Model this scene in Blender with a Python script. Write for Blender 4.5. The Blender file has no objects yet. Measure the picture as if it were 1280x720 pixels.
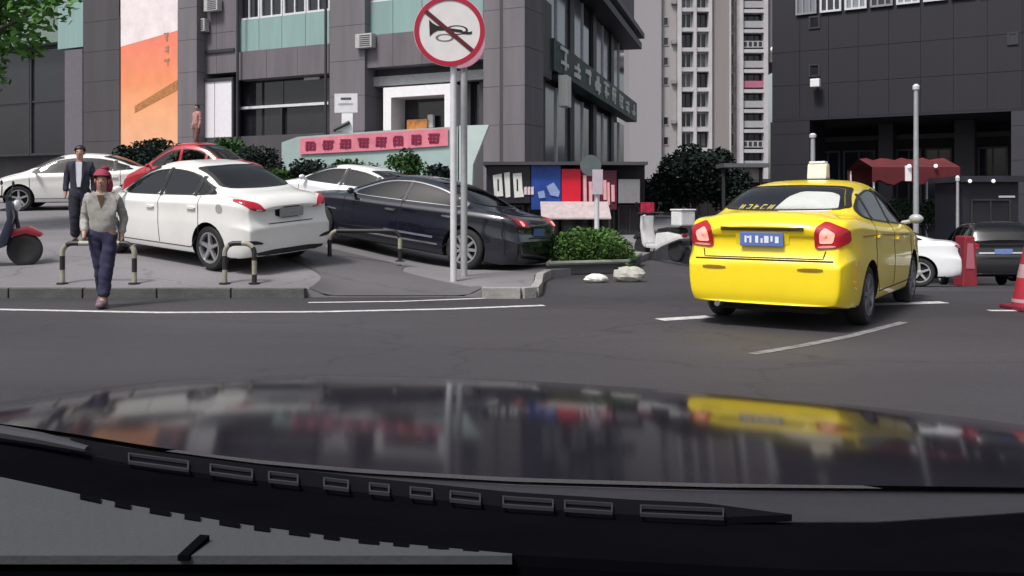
import bpy, bmesh, math, random
from mathutils import Vector, Matrix
from mathutils.bvhtree import BVHTree
R = math.radians
sc = bpy.context.scene
C = sc.collection
# ------------------------------------------------------------ camera, sky, sun, exposure
F, HZ, CH = 1150.0, 250.0, 1.30           # focal length and horizon line in photo pixels, eye height in metres
cam_d = bpy.data.cameras.new('dashcam_camera'); cam = bpy.data.objects.new('dashcam_camera', cam_d); C.objects.link(cam)
cam.location = (0, 0, CH); cam.rotation_euler = (R(90), 0, 0)
cam_d.sensor_width = 36.0; cam_d.lens = 36.0*F/1280.0; cam_d.shift_y = -(360-HZ)/1280.0
cam_d.clip_start = 0.05; cam_d.clip_end = 2000
sc.camera = cam
w = bpy.data.worlds.new('World'); sc.world = w; w.use_nodes = True
SUN_EL, SUN_AZ = R(58), R(-140)           # azimuth measured clockwise from +Y
nt = w.node_tree
sky = nt.nodes.new('ShaderNodeTexSky'); sky.sky_type = 'NISHITA'; sky.sun_disc = False
sky.sun_elevation = SUN_EL; sky.sun_rotation = SUN_AZ; sky.air_density = 1.0; sky.dust_density = 4.0; sky.ozone_density = 1.0
hs = nt.nodes.new('ShaderNodeHueSaturation'); hs.inputs['Saturation'].default_value = 0.42
nt.links.new(sky.outputs[0], hs.inputs['Color']); nt.links.new(hs.outputs[0], nt.nodes['Background'].inputs['Color'])
nt.nodes['Background'].inputs['Strength'].default_value = 0.095
sun_d = bpy.data.lights.new('sun', 'SUN'); sun = bpy.data.objects.new('sun', sun_d); C.objects.link(sun)
sun_d.energy = 2.4; sun_d.angle = R(11); sun_d.color = (1.0, 0.96, 0.93)
sd = Vector((math.sin(SUN_AZ)*math.cos(SUN_EL), math.cos(SUN_AZ)*math.cos(SUN_EL), math.sin(SUN_EL)))
sun.rotation_euler = sd.to_track_quat('Z', 'Y').to_euler(); sun.location = (-6, -8, 30)
sc.view_settings.view_transform = 'Standard'; sc.view_settings.look = 'None'
sc.view_settings.gamma = 1.0; sc.view_settings.exposure = 0.45
sc.cycles.max_bounces = 6; sc.cycles.use_denoising = True
try: sc.cycles.denoiser = 'OPENIMAGEDENOISE'
except Exception: pass

# ------------------------------------------------------------ helpers
def wx(px, Y): return (px-640.0)/F*Y
def wz(py, Y): return CH+(HZ-py)/F*Y
def lerp(a, b, t): return a+(b-a)*t
def sstep(a, b, x):
    t = min(1, max(0, (x-a)/(b-a))); return t*t*(3-2*t)
def interp(tab, x):
    if x <= tab[0][0]: return tab[0][1]
    for (a, b), (c, d) in zip(tab, tab[1:]):
        if x <= c: return b+(d-b)*(x-a)/(c-a)
    return tab[-1][1]

def srgb(r, g, b):
    def f(c):
        c /= 255.0
        return c/12.92 if c <= .04045 else ((c+.055)/1.055)**2.4
    return (f(r), f(g), f(b))

MATS = {}
def mat(name, col, rough=0.6, metal=0.0, var=0.12, scale=6.0, bump=0.0, coat=0.0, emit=None, estr=0.0, island=0.0, spec=0.5, ior=None, bscale=None, streak=False):
    if name in MATS: return MATS[name]
    m = bpy.data.materials.new(name); m.use_nodes = True; t = m.node_tree; N = t.nodes; L = t.links
    b = N['Principled BSDF']
    b.inputs['Roughness'].default_value = rough; b.inputs['Metallic'].default_value = metal
    b.inputs['Coat Weight'].default_value = coat; b.inputs['Coat Roughness'].default_value = 0.04
    b.inputs['Specular IOR Level'].default_value = spec
    if ior: b.inputs['IOR'].default_value = ior
    tc = N.new('ShaderNodeTexCoord')
    n = N.new('ShaderNodeTexNoise'); n.inputs['Scale'].default_value = scale; n.inputs['Detail'].default_value = 6
    n.inputs['Roughness'].default_value = 0.65
    src = tc.outputs['Object']
    if streak:
        mp = N.new('ShaderNodeMapping'); mp.inputs['Scale'].default_value = (1.0, 1.0, 0.12)
        L.new(src, mp.inputs['Vector']); src = mp.outputs[0]
    L.new(src, n.inputs['Vector'])
    mx = N.new('ShaderNodeMix'); mx.data_type = 'RGBA'
    mx.inputs[6].default_value = (*[c*(1-var) for c in col], 1); mx.inputs[7].default_value = (*[min(1, c*(1+var)) for c in col], 1)
    mr = N.new('ShaderNodeMapRange'); mr.inputs[1].default_value = .3; mr.inputs[2].default_value = .7
    L.new(n.outputs['Fac'], mr.inputs[0]); L.new(mr.outputs[0], mx.inputs[0])
    out = mx.outputs[2]
    if island > 0:
        g = N.new('ShaderNodeNewGeometry'); h = N.new('ShaderNodeHueSaturation')
        r2 = N.new('ShaderNodeMapRange'); r2.inputs[3].default_value = 1-island; r2.inputs[4].default_value = 1+island
        L.new(g.outputs['Random Per Island'], r2.inputs[0]); L.new(r2.outputs[0], h.inputs['Value']); L.new(out, h.inputs['Color']); out = h.outputs[0]
    L.new(out, b.inputs['Base Color'])
    if emit: b.inputs['Emission Color'].default_value = (*emit, 1); b.inputs['Emission Strength'].default_value = estr
    if bump > 0:
        n2 = N.new('ShaderNodeTexNoise'); n2.inputs['Scale'].default_value = bscale or scale*8; n2.inputs['Detail'].default_value = 4
        bp = N.new('ShaderNodeBump'); bp.inputs['Strength'].default_value = bump; bp.inputs['Distance'].default_value = 0.02
        L.new(tc.outputs['Object'], n2.inputs['Vector']); L.new(n2.outputs['Fac'], bp.inputs['Height']); L.new(bp.outputs[0], b.inputs['Normal'])
    MATS[name] = m
    return m

class MB:
    """collects shapes into one mesh; an optional matrix places them"""
    def __init__(s, M=None): s.v = []; s.f = []; s.M = M
    def add(s, vs, fs):
        n = len(s.v)
        s.v += [(s.M @ Vector(v)) if s.M else Vector(v) for v in vs]
        s.f += [tuple(i+n for i in f) for f in fs]; return s
    def box(s, x0, x1, y0, y1, z0, z1):
        if x0 > x1: x0, x1 = x1, x0
        if y0 > y1: y0, y1 = y1, y0
        if z0 > z1: z0, z1 = z1, z0
        v = [(x, y, z) for z in (z0, z1) for y in (y0, y1) for x in (x0, x1)]
        return s.add(v, [(0,2,3,1),(4,5,7,6),(0,1,5,4),(2,6,7,3),(0,4,6,2),(1,3,7,5)])
    def hexa(s, v8):
        return s.add(v8, [(0,2,3,1),(4,5,7,6),(0,1,5,4),(2,6,7,3),(0,4,6,2),(1,3,7,5)])
    def prism(s, poly, y0, y1, ax='y'):
        n = len(poly)
        if ax == 'y': v = [(p[0], y0, p[1]) for p in poly]+[(p[0], y1, p[1]) for p in poly]
        elif ax == 'z': v = [(p[0], p[1], y0) for p in poly]+[(p[0], p[1], y1) for p in poly]
        else: v = [(y0, p[0], p[1]) for p in poly]+[(y1, p[0], p[1]) for p in poly]
        f = [tuple(range(n)), tuple(range(2*n-1, n-1, -1))]+[(i, i+n, (i+1) % n+n, (i+1) % n) for i in range(n)]
        return s.add(v, f)
    def tube(s, pts, r, seg=10, cap=True):
        pts = [Vector(p) for p in pts]; rs = r if isinstance(r, (list, tuple)) else [r]*len(pts)
        vs = []; up = None
        for i, p in enumerate(pts):
            d = (pts[min(i+1, len(pts)-1)]-pts[max(i-1, 0)]).normalized()
            a = up if up is not None else (Vector((0,0,1)) if abs(d.z) < .9 else Vector((1,0,0)))
            a = (a-d*a.dot(d)).normalized(); up = a; b = d.cross(a)
            for k in range(seg):
                t = 2*math.pi*k/seg; vs.append(p+(a*math.cos(t)+b*math.sin(t))*rs[i])
        fs = [(i*seg+k, i*seg+(k+1) % seg, (i+1)*seg+(k+1) % seg, (i+1)*seg+k) for i in range(len(pts)-1) for k in range(seg)]
        if cap: fs += [tuple(range(seg-1, -1, -1)), tuple((len(pts)-1)*seg+k for k in range(seg))]
        return s.add(vs, fs)
    def lathe(s, prof, seg=24, c=(0,0,0), ax='z', cap=True):
        vs = []
        for r, h in prof:
            for k in range(seg):
                t = 2*math.pi*k/seg; a, b = r*math.cos(t), r*math.sin(t)
                vs.append((c[0]+a, c[1]+b, c[2]+h) if ax == 'z' else (c[0]+a, c[1]+h, c[2]+b))
        n = len(prof)
        fs = [(i*seg+k, i*seg+(k+1) % seg, (i+1)*seg+(k+1) % seg, (i+1)*seg+k) for i in range(n-1) for k in range(seg)]
        if cap: fs += [tuple(range(seg)), tuple((n-1)*seg+k for k in range(seg))]
        return s.add(vs, fs)
    def ball(s, c, r, seg=12, rings=8):
        rx, ry, rz = r if isinstance(r, (list, tuple)) else (r, r, r)
        prof = []; vs = []
        for i in range(1, rings):
            a = math.pi*i/rings
            for k in range(seg):
                t = 2*math.pi*k/seg
                vs.append((c[0]+rx*math.sin(a)*math.cos(t), c[1]+ry*math.sin(a)*math.sin(t), c[2]+rz*math.cos(a)))
        top = len(vs); vs.append((c[0], c[1], c[2]+rz)); vs.append((c[0], c[1], c[2]-rz))
        fs = [(i*seg+k, (i+1)*seg+k, (i+1)*seg+(k+1) % seg, i*seg+(k+1) % seg) for i in range(rings-2) for k in range(seg)]
        fs += [(top, k, (k+1) % seg) for k in range(seg)]+[(top+1, (rings-2)*seg+(k+1) % seg, (rings-2)*seg+k) for k in range(seg)]
        return s.add(vs, fs)

def link(o, parent=None):
    C.objects.link(o)
    if parent is not None: o.parent = parent
    return o
def obj(name, mb, m, parent=None, world=False, smooth=False, bevel=0.0, fix=True, keep=False):
    """one mesh object; world=True means the coordinates are world ones; top-level origins go to the base"""
    vs = mb.v; off = Vector((0,0,0))
    if parent is not None and world:
        base = parent.matrix_basis if parent.parent is None else parent.parent.matrix_basis @ parent.matrix_basis
        inv = base.inverted(); vs = [inv @ v for v in vs]
    elif parent is None and not keep:
        xs = [v.x for v in vs]; ys = [v.y for v in vs]; zs = [v.z for v in vs]
        off = Vector(((min(xs)+max(xs))/2, (min(ys)+max(ys))/2, min(zs))); vs = [v-off for v in vs]
    me = bpy.data.meshes.new(name); me.from_pydata([tuple(v) for v in vs], [], mb.f)
    if fix or bevel > 0:
        bm = bmesh.new(); bm.from_mesh(me)
        if bevel > 0:
            bmesh.ops.bevel(bm, geom=[e for e in bm.edges if len(e.link_faces) == 2 and e.calc_face_angle(0) > .5], offset=bevel, segments=2, affect='EDGES', profile=.6)
        bmesh.ops.recalc_face_normals(bm, faces=bm.faces); bm.to_mesh(me); bm.free()
    ms = m if isinstance(m, (list, tuple)) else [m]
    for q in ms: me.materials.append(q)
    if smooth: shade(me)
    o = bpy.data.objects.new(name, me); o.location = off
    return link(o, parent)
def shade(me, ang=40):
    me.polygons.foreach_set('use_smooth', [True]*len(me.polygons))
    try: me.set_sharp_from_angle(angle=R(ang))
    except Exception: pass
def tag(o, label=None, cat=None, group=None, kind=None):
    if label: o['label'] = label
    if cat: o['category'] = cat
    if group: o['group'] = group
    if kind: o['kind'] = kind
    return o
def thing(name, label, cat, loc=(0,0,0), rz=0.0, group=None):
    o = bpy.data.objects.new(name, None); o.empty_display_size = .2
    o.matrix_local = Matrix.Translation(loc) @ Matrix.Rotation(rz, 4, 'Z')
    C.objects.link(o); return tag(o, label, cat, group)
def dup(o, parent=None):
    c = o.copy(); C.objects.link(c)
    if parent is not None:
        c.parent = parent; c.matrix_parent_inverse = o.matrix_parent_inverse.copy()
    for ch in list(o.children): dup(ch, c)
    return c
def place(o, loc, rz=0.0):
    o.matrix_local = Matrix.Translation(loc) @ Matrix.Rotation(rz, 4, 'Z'); return o

# ------------------------------------------------------------ terrain heights
def ramp(d): return .13*d if d < 2.5 else .325+.06*(d-2.5) if d < 26 else 1.735+.02*(d-26)
def GR(X, Y):                                   # the road
    return -.085*min(22, max(0, Y-13))*sstep(2.5, 7, X)
def GP(X, Y):                                   # the forecourt beyond the kerb
    d = max(0, Y-12.6)
    base = .12
    if -2.75 < X < -.35:
        k = sstep(-2.75, -2.45, X)*(1-sstep(-.65, -.35, X))
        base = lerp(.12, .012+.108*sstep(12.3, 14.2, Y), k)
    return base+ramp(d)*(1-sstep(-4.0, -.6, X))+.02*max(0, Y-24)*0
# ------------------------------------------------------------ the setting: road, forecourt, kerbs, markings
def asphalt(name, c0, c1, speck=.25, patch=.18):
    m = bpy.data.materials.new(name); m.use_nodes = True; t = m.node_tree; N = t.nodes; L = t.links; b = N['Principled BSDF']
    tc = N.new('ShaderNodeTexCoord')
    n1 = N.new('ShaderNodeTexNoise'); n1.inputs['Scale'].default_value = patch; n1.inputs['Detail'].default_value = 5
    n2 = N.new('ShaderNodeTexNoise'); n2.inputs['Scale'].default_value = 60; n2.inputs['Detail'].default_value = 3
    n3 = N.new('ShaderNodeTexVoronoi'); n3.feature = 'DISTANCE_TO_EDGE'; n3.inputs['Scale'].default_value = .35
    nd = N.new('ShaderNodeTexNoise'); nd.inputs['Scale'].default_value = 1.6; nd.inputs['Detail'].default_value = 4
    mp = N.new('ShaderNodeMapping'); mp.inputs['Scale'].default_value = (.35, 1.0, 1)
    L.new(tc.outputs['Object'], mp.inputs[0])
    for n in (n1, nd): L.new(mp.outputs[0], n.inputs['Vector'])
    L.new(tc.outputs['Object'], n2.inputs['Vector'])
    va = N.new('ShaderNodeVectorMath'); va.operation = 'ADD'; vs = N.new('ShaderNodeVectorMath'); vs.operation = 'SCALE'; vs.inputs['Scale'].default_value = 1.2
    L.new(nd.outputs['Color'], vs.inputs[0]); L.new(tc.outputs['Object'], va.inputs[0]); L.new(vs.outputs[0], va.inputs[1]); L.new(va.outputs[0], n3.inputs['Vector'])
    mr = N.new('ShaderNodeMapRange'); mr.inputs[1].default_value = .35; mr.inputs[2].default_value = .65; L.new(n1.outputs['Fac'], mr.inputs[0])
    mx = N.new('ShaderNodeMix'); mx.data_type = 'RGBA'; mx.inputs[6].default_value = (*c0, 1); mx.inputs[7].default_value = (*c1, 1); L.new(mr.outputs[0], mx.inputs[0])
    sp = N.new('ShaderNodeMapRange'); sp.inputs[1].default_value = .3; sp.inputs[2].default_value = .7; sp.inputs[3].default_value = 1-speck; sp.inputs[4].default_value = 1+speck
    L.new(n2.outputs['Fac'], sp.inputs[0])
    m2 = N.new('ShaderNodeVectorMath'); m2.operation = 'SCALE'; L.new(mx.outputs[2], m2.inputs[0]); L.new(sp.outputs[0], m2.inputs['Scale'])
    ck = N.new('ShaderNodeMapRange'); ck.inputs[1].default_value = 0; ck.inputs[2].default_value = .012; ck.inputs[3].default_value = .72; ck.inputs[4].default_value = 1
    L.new(n3.outputs['Distance'], ck.inputs[0])
    m3 = N.new('ShaderNodeVectorMath'); m3.operation = 'SCALE'; L.new(m2.outputs[0], m3.inputs[0]); L.new(ck.outputs[0], m3.inputs['Scale'])
    L.new(m3.outputs[0], b.inputs['Base Color'])
    rr = N.new('ShaderNodeMapRange'); rr.inputs[3].default_value = .55; rr.inputs[4].default_value = .85; L.new(nd.outputs['Fac'], rr.inputs[0]); L.new(rr.outputs[0], b.inputs['Roughness'])
    bp = N.new('ShaderNodeBump'); bp.inputs['Strength'].default_value = .5; bp.inputs['Distance'].default_value = .012; L.new(n2.outputs['Fac'], bp.inputs['Height']); L.new(bp.outputs[0], b.inputs['Normal'])
    MATS[name] = m; return m
M_road = asphalt('asphalt', (.025,.0225,.027), (.060,.055,.061))
M_pave = asphalt('forecourt_concrete', (.145,.14,.148), (.205,.195,.208), .18, .5)
M_drive = asphalt('driveway_asphalt', (.075,.071,.076), (.11,.104,.11), .15, .5)
M_kerb = mat('kerb_stone', (.085,.088,.085), .85, var=.3, scale=3, bump=.4)
M_kerb2 = mat('island_kerb_stone', (.30,.29,.28), .85, var=.2, scale=3, bump=.4)
M_line = mat('worn_white_paint', (.55,.54,.54), .6, var=.35, scale=9)

def grid(xs, ys, h):
    mb = MB(); nx = len(xs)
    mb.add([(x, y, h(x, y)) for y in ys for x in xs], [(j*nx+i, j*nx+i+1, (j+1)*nx+i+1, (j+1)*nx+i) for j in range(len(ys)-1) for i in range(nx-1)])
    return mb
def frange(a, b, n): return [a+(b-a)*i/(n-1) for i in range(n)]
xs = [-900,-300,-120,-60]+frange(-40, 40, 81)+[60,120,300,900]
ys = [-60,-20,-8,-3]+frange(0, 50, 101)+[60,80,120,200,400,1200]
tag(obj('road', grid(xs, ys, GR), M_road, smooth=True, keep=True), kind='structure')
# forecourt: right edge bends back behind the planter
XR = [(12.3,.27),(14.5,.36),(15.4,.55),(17,2.0),(19,2.6),(25,4.4),(70,13)]
mb = MB(); rows = frange(12.3, 20, 40)+frange(20.5, 70, 40); NU = 110
def ux(u): return -46+46*(1-(1-u)**2.0)
for Y in rows:
    xr = interp(XR, Y)
    for i in range(NU+1):
        x = lerp(-46, xr, 1-(1-i/NU)**1.9); mb.v.append(Vector((x, Y, GP(x, Y))))
n = NU+1
for j in range(len(rows)-1):
    for i in range(NU): mb.f.append((j*n+i, j*n+i+1, (j+1)*n+i+1, (j+1)*n+i))
def skirt(idx):
    b = len(mb.v)
    for k in idx: v = mb.v[k]; mb.v.append(Vector((v.x, v.y, -2.2)))
    for q in range(len(idx)-1): mb.f.append((idx[q], b+q, b+q+1, idx[q+1]))
skirt(list(range(n))); skirt([j*n+n-1 for j in range(len(rows))])
tag(obj('forecourt_pavement', mb, M_pave, smooth=True, keep=True), kind='structure')
# driveway asphalt laid 4 mm over the forecourt
mb = MB(); rowsd = frange(12.305, 16.4, 18)
for Y in rowsd:
    a = lerp(-2.72, -4.6, sstep(13.0, 16.4, Y)); b = lerp(-.42, -1.75, sstep(12.6, 14.6, Y))
    if Y > 15.0: b = lerp(b, -3.4, sstep(15.0, 16.4, Y))
    for i in range(15): x = lerp(a, b, i/14); mb.v.append(Vector((x, Y, GP(x, Y)+.012)))
for j in range(len(rowsd)-1):
    for i in range(14): mb.f.append((j*15+i, j*15+i+1, (j+1)*15+i+1, (j+1)*15+i))
tag(obj('driveway', mb, M_drive, smooth=True, keep=True), kind='structure')

# kerbs: stone by stone
kerb = bpy.data.objects.new('kerb', None); C.objects.link(kerb); kerb.location = (-8, 12.24, 0); tag(kerb, kind='structure')
rnd = random.Random(3)
x = -2.74; k = 0
while x > -14:
    l = .98; mb = MB(); h0 = GP(x-.5, 12.3)+.012+rnd.uniform(-.006, .006)
    mb.box(x-l+.012, x-.006, 12.16, 12.296, -.05, h0); obj('kerb_stone', mb, M_kerb, kerb, world=True, bevel=.012); x -= l
isl = bpy.data.objects.new('island_kerb', None); C.objects.link(isl); isl.location = (0, 12.24, 0); tag(isl, kind='structure')
path = [(-.40,12.18),(.12,12.18),(.30,12.32),(.36,12.9),(.40,13.7),(.44,14.5),(.60,15.3)]
for (ax, ay), (bx, by) in zip(path, path[1:]):
    d = Vector((bx-ax, by-ay, 0)); nrm = Vector((d.y, -d.x, 0)).normalized()*.06; e = d.normalized()*.008
    a = Vector((ax, ay, 0))+e; b = Vector((bx, by, 0))-e
    z0, z1 = -.05, .142+rnd.uniform(-.004, .004)
    p = [a-nrm, b-nrm, a+nrm, b+nrm]
    mb = MB(); mb.hexa([(q.x, q.y, z0) for q in p]+[(q.x, q.y, z1) for q in p]); obj('kerb_stone', mb, M_kerb2, isl, world=True, bevel=.01)

# painted markings, 4 mm over the asphalt
def stripe(name, pts, wd, m=None, lift=.004):
    mb = MB(); P = [Vector((p[0], p[1], 0)) for p in pts]; Q = []
    for a, b in zip(P, P[1:]):
        k = max(1, int((b-a).length/.4))
        Q += [a.lerp(b, i/k) for i in range(k)]
    Q.append(P[-1])
    for i, p in enumerate(Q):
        d = (Q[min(i+1, len(Q)-1)]-Q[max(i-1, 0)]).normalized(); nn = Vector((-d.y, d.x, 0))*wd/2
        for q in (p-nn, p+nn): mb.v.append(Vector((q.x, q.y, GR(q.x, q.y)+lift)))
    mb.f = [(2*i, 2*i+1, 2*i+3, 2*i+2) for i in range(len(Q)-1)]
    return tag(obj(name, mb, m or M_line, keep=True), kind='structure')
def gp(px, py):                                    # ground point under a photo pixel on the flat part of the road
    Y = F*CH/(py-HZ); return (wx(px, Y), Y)
stripe('edge_line', [gp(-60,386), gp(20,387.5), gp(200,391), gp(400,390), gp(560,386.5), gp(680,382)], .13)
stripe('gutter_line', [gp(385,378.5), gp(500,377), gp(606,373)], .10)
stripe('lane_dash', [gp(824,400), gp(888,396)], .2)
stripe('lane_dash', [gp(1085,381), gp(1180,378)], .22)
stripe('lane_dash', [gp(1236,388.5), gp(1300,388.5)], .12)
stripe('lane_arc', [gp(940,443), gp(1010,431), gp(1060,421), gp(1130,403)], .10, mat('faded_paint', (.20,.195,.20), .7, var=.5, scale=7))
# ------------------------------------------------------------ buildings
M_stone = mat('grey_stone_cladding', (.135,.122,.137), .7, var=.2, scale=1.2, bump=.15, streak=True)
M_stone2 = mat('grey_stone_pier', (.155,.143,.157), .7, var=.18, scale=1.2, bump=.15, streak=True)
M_stoned = mat('dark_grey_stone', (.062,.058,.065), .7, var=.16, scale=1.0, bump=.15, streak=True)
M_teal = mat('pale_teal_panel', (.24,.36,.35), .35, var=.15, scale=.8, streak=True)
M_wglass = mat('dark_window_glass', (.022,.022,.028), .06, var=.2, scale=.4, spec=.7)
M_wglass2 = mat('bluish_grey_glass', (.21,.22,.25), .12, var=.2, scale=.35, spec=.7, streak=True)
M_frame = mat('window_frame_white', (.62,.64,.66), .5, var=.1)
M_framed = mat('window_frame_dark', (.03,.03,.035), .5, var=.15)
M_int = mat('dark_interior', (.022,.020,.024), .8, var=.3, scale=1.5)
M_white = mat('white_painted_metal', (.82,.81,.83), .45, var=.05)
M_green = mat('dark_green_sign', (.012,.045,.035), .5, var=.2)
M_cream = mat('sign_letter_white', (.75,.76,.72), .5, var=.08)

class Face:
    """a vertical wall plane: s runs along it, n out of it; converts a photo pixel into a place on the wall"""
    def __init__(s, O, D, out=1):
        d = Vector((D[0], D[1], 0)).normalized(); nn = Vector((-d.y, d.x, 0))*out
        s.O = Vector((O[0], O[1], 0)); s.d, s.n = d, nn
        s.M = Matrix(((d.x, nn.x, 0, s.O.x), (d.y, nn.y, 0, s.O.y), (0, 0, 1, 0), (0, 0, 0, 1)))
    def sp(s, px, n=0):
        k = (px-640)/F; o = s.O+s.n*n
        return (k*o.y-o.x)/(s.d.x-k*s.d.y)
    def zp(s, py, sv, n=0): return CH+(HZ-py)/F*(s.O.y+s.d.y*sv+s.n.y*n)
    def rect(s, a, b, t, bt, n=0):
        s0, s1 = s.sp(a, n), s.sp(b, n); m = (s0+s1)/2
        return min(s0, s1), max(s0, s1), s.zp(bt, m, n), s.zp(t, m, n)
    def mb(s): return MB(s.M)

def window(face, root, s0, s1, z0, z1, n, glass=None, frame=None, mull=0, trans=0, fw=.07, depth=.10):
    g = face.mb(); g.box(s0+.01, s1-.01, n-.03, n, z0+.01, z1-.01); w_ = obj('window', g, glass or M_wglass, root, world=True)
    f = face.mb()
    f.box(s0, s0+fw, n+.002, n+depth, z0, z1); f.box(s1-fw, s1, n+.002, n+depth, z0, z1)
    f.box(s0+fw, s1-fw, n+.002, n+depth, z1-fw, z1); f.box(s0+fw, s1-fw, n+.002, n+depth, z0, z0+fw)
    for k in range(mull):
        c = lerp(s0, s1, (k+1)/(mull+1)); f.box(c-fw*.4, c+fw*.4, n+.003, n+depth*.8, z0+fw, z1-fw)
    for k in range(trans):
        c = lerp(z0, z1, (k+1)/(trans+1)); f.box(s0+fw, s1-fw, n+.004, n+depth*.7, c-fw*.4, c+fw*.4)
    fo = obj('frame', f, frame or M_frame, None, keep=True)
    fo.parent = w_; iv = (root.matrix_basis).inverted()
    fo.data.transform(iv); return w_
def panel(name, face, root, s0, s1, z0, z1, n0, n1, m, bevel=0.0):
    b = face.mb(); b.box(s0, s1, n0, n1, z0, z1); return obj(name, b, m, root, world=True, bevel=bevel)

# ---- the grey office block on the left: street front (LF) and side front (SF)
CX, CY = .47, 36.0
block = thing('office_block', 'grey stone office block with teal panels and a long glazed side front', 'building', (CX, CY, 0))
LF = Face((CX, CY), (-.894, .447), 1)
SF = Face((CX, CY), (.26, .966), -1)
TOP = 17.0; SE = LF.sp(-60)
wl = LF.mb(); wl.box(3.4, SE, -12, -1.6, -.5, TOP); obj('wall', wl, M_stoned, block, world=True)
def P(nm, a, b, t, bt, n0, n1, m, bev=0.0):
    s0, s1, z0, z1 = LF.rect(a, b, t, bt, n1); return panel(nm, LF, block, s0, s1, z0, z1, n0, n1, m, bev)
# piers
def pier(a, b, n1, m, joints=True):
    s0, s1, z0, z1 = LF.rect(a, b, 0, 300, n1); zz = -.3; hgt = 1.52
    while zz < TOP:                                            # cladding stones with recessed joints
        st = LF.mb(); st.box(s0+.006, s1-.006, -1.6, n1, zz+.008, min(TOP, zz+hgt)-.008); obj('cladding_stone', st, m, block, world=True); zz += hgt
    c = LF.mb(); c.box(s0+.03, s1-.03, -1.6, n1-.03, -.4, TOP); obj('pier_core', c, M_stoned, block, world=True)
    return s0, s1
pier(604, 656, .15, M_stone2); pier(412, 456, .10, M_stone2); pier(222, 246, .55, M_stone2); pier(104, 149, .15, M_stoned)
# wall bands over the shops, split in cladding panels
def band(a, b, t, bt, n1, m, cols, rows=1):
    s0, s1, z0, z1 = LF.rect(a, b, t, bt, n1)
    for i in range(cols):
        for j in range(rows):
            panel('cladding_panel', LF, block, lerp(s0, s1, i/cols)+.008, lerp(s0, s1, (i+1)/cols)-.008, lerp(z0, z1, j/rows)+.008, lerp(z0, z1, (j+1)/rows)-.008, -1.6, n1, m)
band(456, 604, 38, 80, -.05, M_stone, 4); band(296, 412, 60, 96, -.05, M_stone, 3); band(246, 296, -60, 92, -.05, M_stone, 2, 3)
band(148, 222, -10, 5, -.1, M_stone, 2)
# teal spandrels and the windows over them
def teal(a, b, t, bt, k):
    s0, s1, z0, z1 = LF.rect(a, b, t, bt, -.3)
    for i in range(k): panel('teal_panel', LF, block, lerp(s0, s1, i/k)+.012, lerp(s0, s1, (i+1)/k)-.012, z0, z1, -1.6, -.3, M_teal)
    zt = z1
    for i in range(k): window(LF, block, lerp(s0, s1, i/k)+.02, lerp(s0, s1, (i+1)/k)-.02, zt+.02, zt+2.1, -.45, mull=1, fw=.09)
    for i in range(k): panel('teal_panel', LF, block, lerp(s0, s1, i/k)+.012, lerp(s0, s1, (i+1)/k)-.012, zt+2.12, TOP, -1.6, -.3, M_teal)
teal(296, 412, 20, 60, 4); teal(456, 604, -4, 38, 4); teal(72, 104, 0, 60, 1)
# shop bay with dark glazing and a white transom
s0, s1, z0, z1 = LF.rect(297, 412, 96, 172, -.6)
zt = lerp(z0, z1, .52)
for i in range(2):
    a, b = lerp(s0, s1, i/2), lerp(s0, s1, (i+1)/2)
    g = LF.mb(); g.box(a+.02, b-.02, -.75, -.7, z0, zt-.06); obj('window', g, M_wglass, block, world=True)
    g = LF.mb(); g.box(a+.02, b-.02, -.75, -.7, zt+.06, z1-.02); obj('window', g, M_wglass, block, world=True)
panel('transom_bar', LF, block, s0, s1, zt-.06, zt+.06, -.78, -.5, M_frame)
panel('mullion', LF, block, (s0+s1)/2-.05, (s0+s1)/2+.05, z0, zt-.065, -.78, -.52, M_framed)
P('shop_lintel', 297, 412, 88, 96, -1.6, -.25, M_stoned)
P('ceiling_light_strip', 380, 399, 96.5, 99.5, -.69, -.62, M_frame)
# recessed shop with fascia and white window surround
P('shop_fascia', 457, 604, 92, 104, -1.2, -.55, mat('fascia_grey', (.33,.34,.35), .5, var=.15))
P('shop_lintel', 457, 604, 80, 92, -1.6, -.75, M_stoned)
P('shop_back_glass', 457, 604, 104, 168, -1.55, -1.35, M_wglass)
def surround(a, b, t, bt, wd, n0, n1):
    s0, s1, z0, z1 = LF.rect(a, b, t, bt, n1); k = LF.mb()
    k.box(s0, s0+wd, n0, n1, z0, z1); k.box(s1-wd, s1, n0, n1, z0, z1); k.box(s0+wd, s1-wd, n0, n1, z1-wd*1.1, z1)
    obj('window_surround', k, M_white, block, world=True, bevel=.01)
surround(479, 566, 107, 172, .40, -1.34, -.25)
P('display_box', 508, 534, 149, 166, -1.3, -.9, mat('orange_display', (.62,.25,.07), .6, var=.35, scale=4), .05)
P('display_item', 534, 541, 143, 160, -1.2, -1.0, M_frame, .04)
P('window', 588, 604, 106, 160, -1.34, -1.2, M_wglass)
P('shop_mullion', 584, 588, 104, 168, -1.34, -.9, M_framed)
P('plinth', 246, 604, 166, 300, -1.6, .02, M_stoned)
# white double door with frame
s0, s1, z0, z1 = LF.rect(247, 290, 102, 172, .02); md = (s0+s1)/2
for a, b in ((s0, md-.02), (md+.02, s1)):
    d = LF.mb(); d.box(a, b, -.3, .02, z0, z1); dd = obj('door_leaf', d, mat('white_door_panel', (.74,.72,.76), .4, var=.06), block, world=True)
panel('door_frame', LF, block, s0-.1, s1+.1, z1, z1+.14, -.4, .08, M_framed)
panel('door_frame', LF, block, s0-.12, s0-.004, z0, z1-.004, -.4, .06, M_framed)
panel('door_frame', LF, block, s1+.004, s1+.12, z0, z1-.004, -.4, .06, M_framed)
P('wall_cable', 247, 292, 62, 66, -.04, .03, M_framed)
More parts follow.
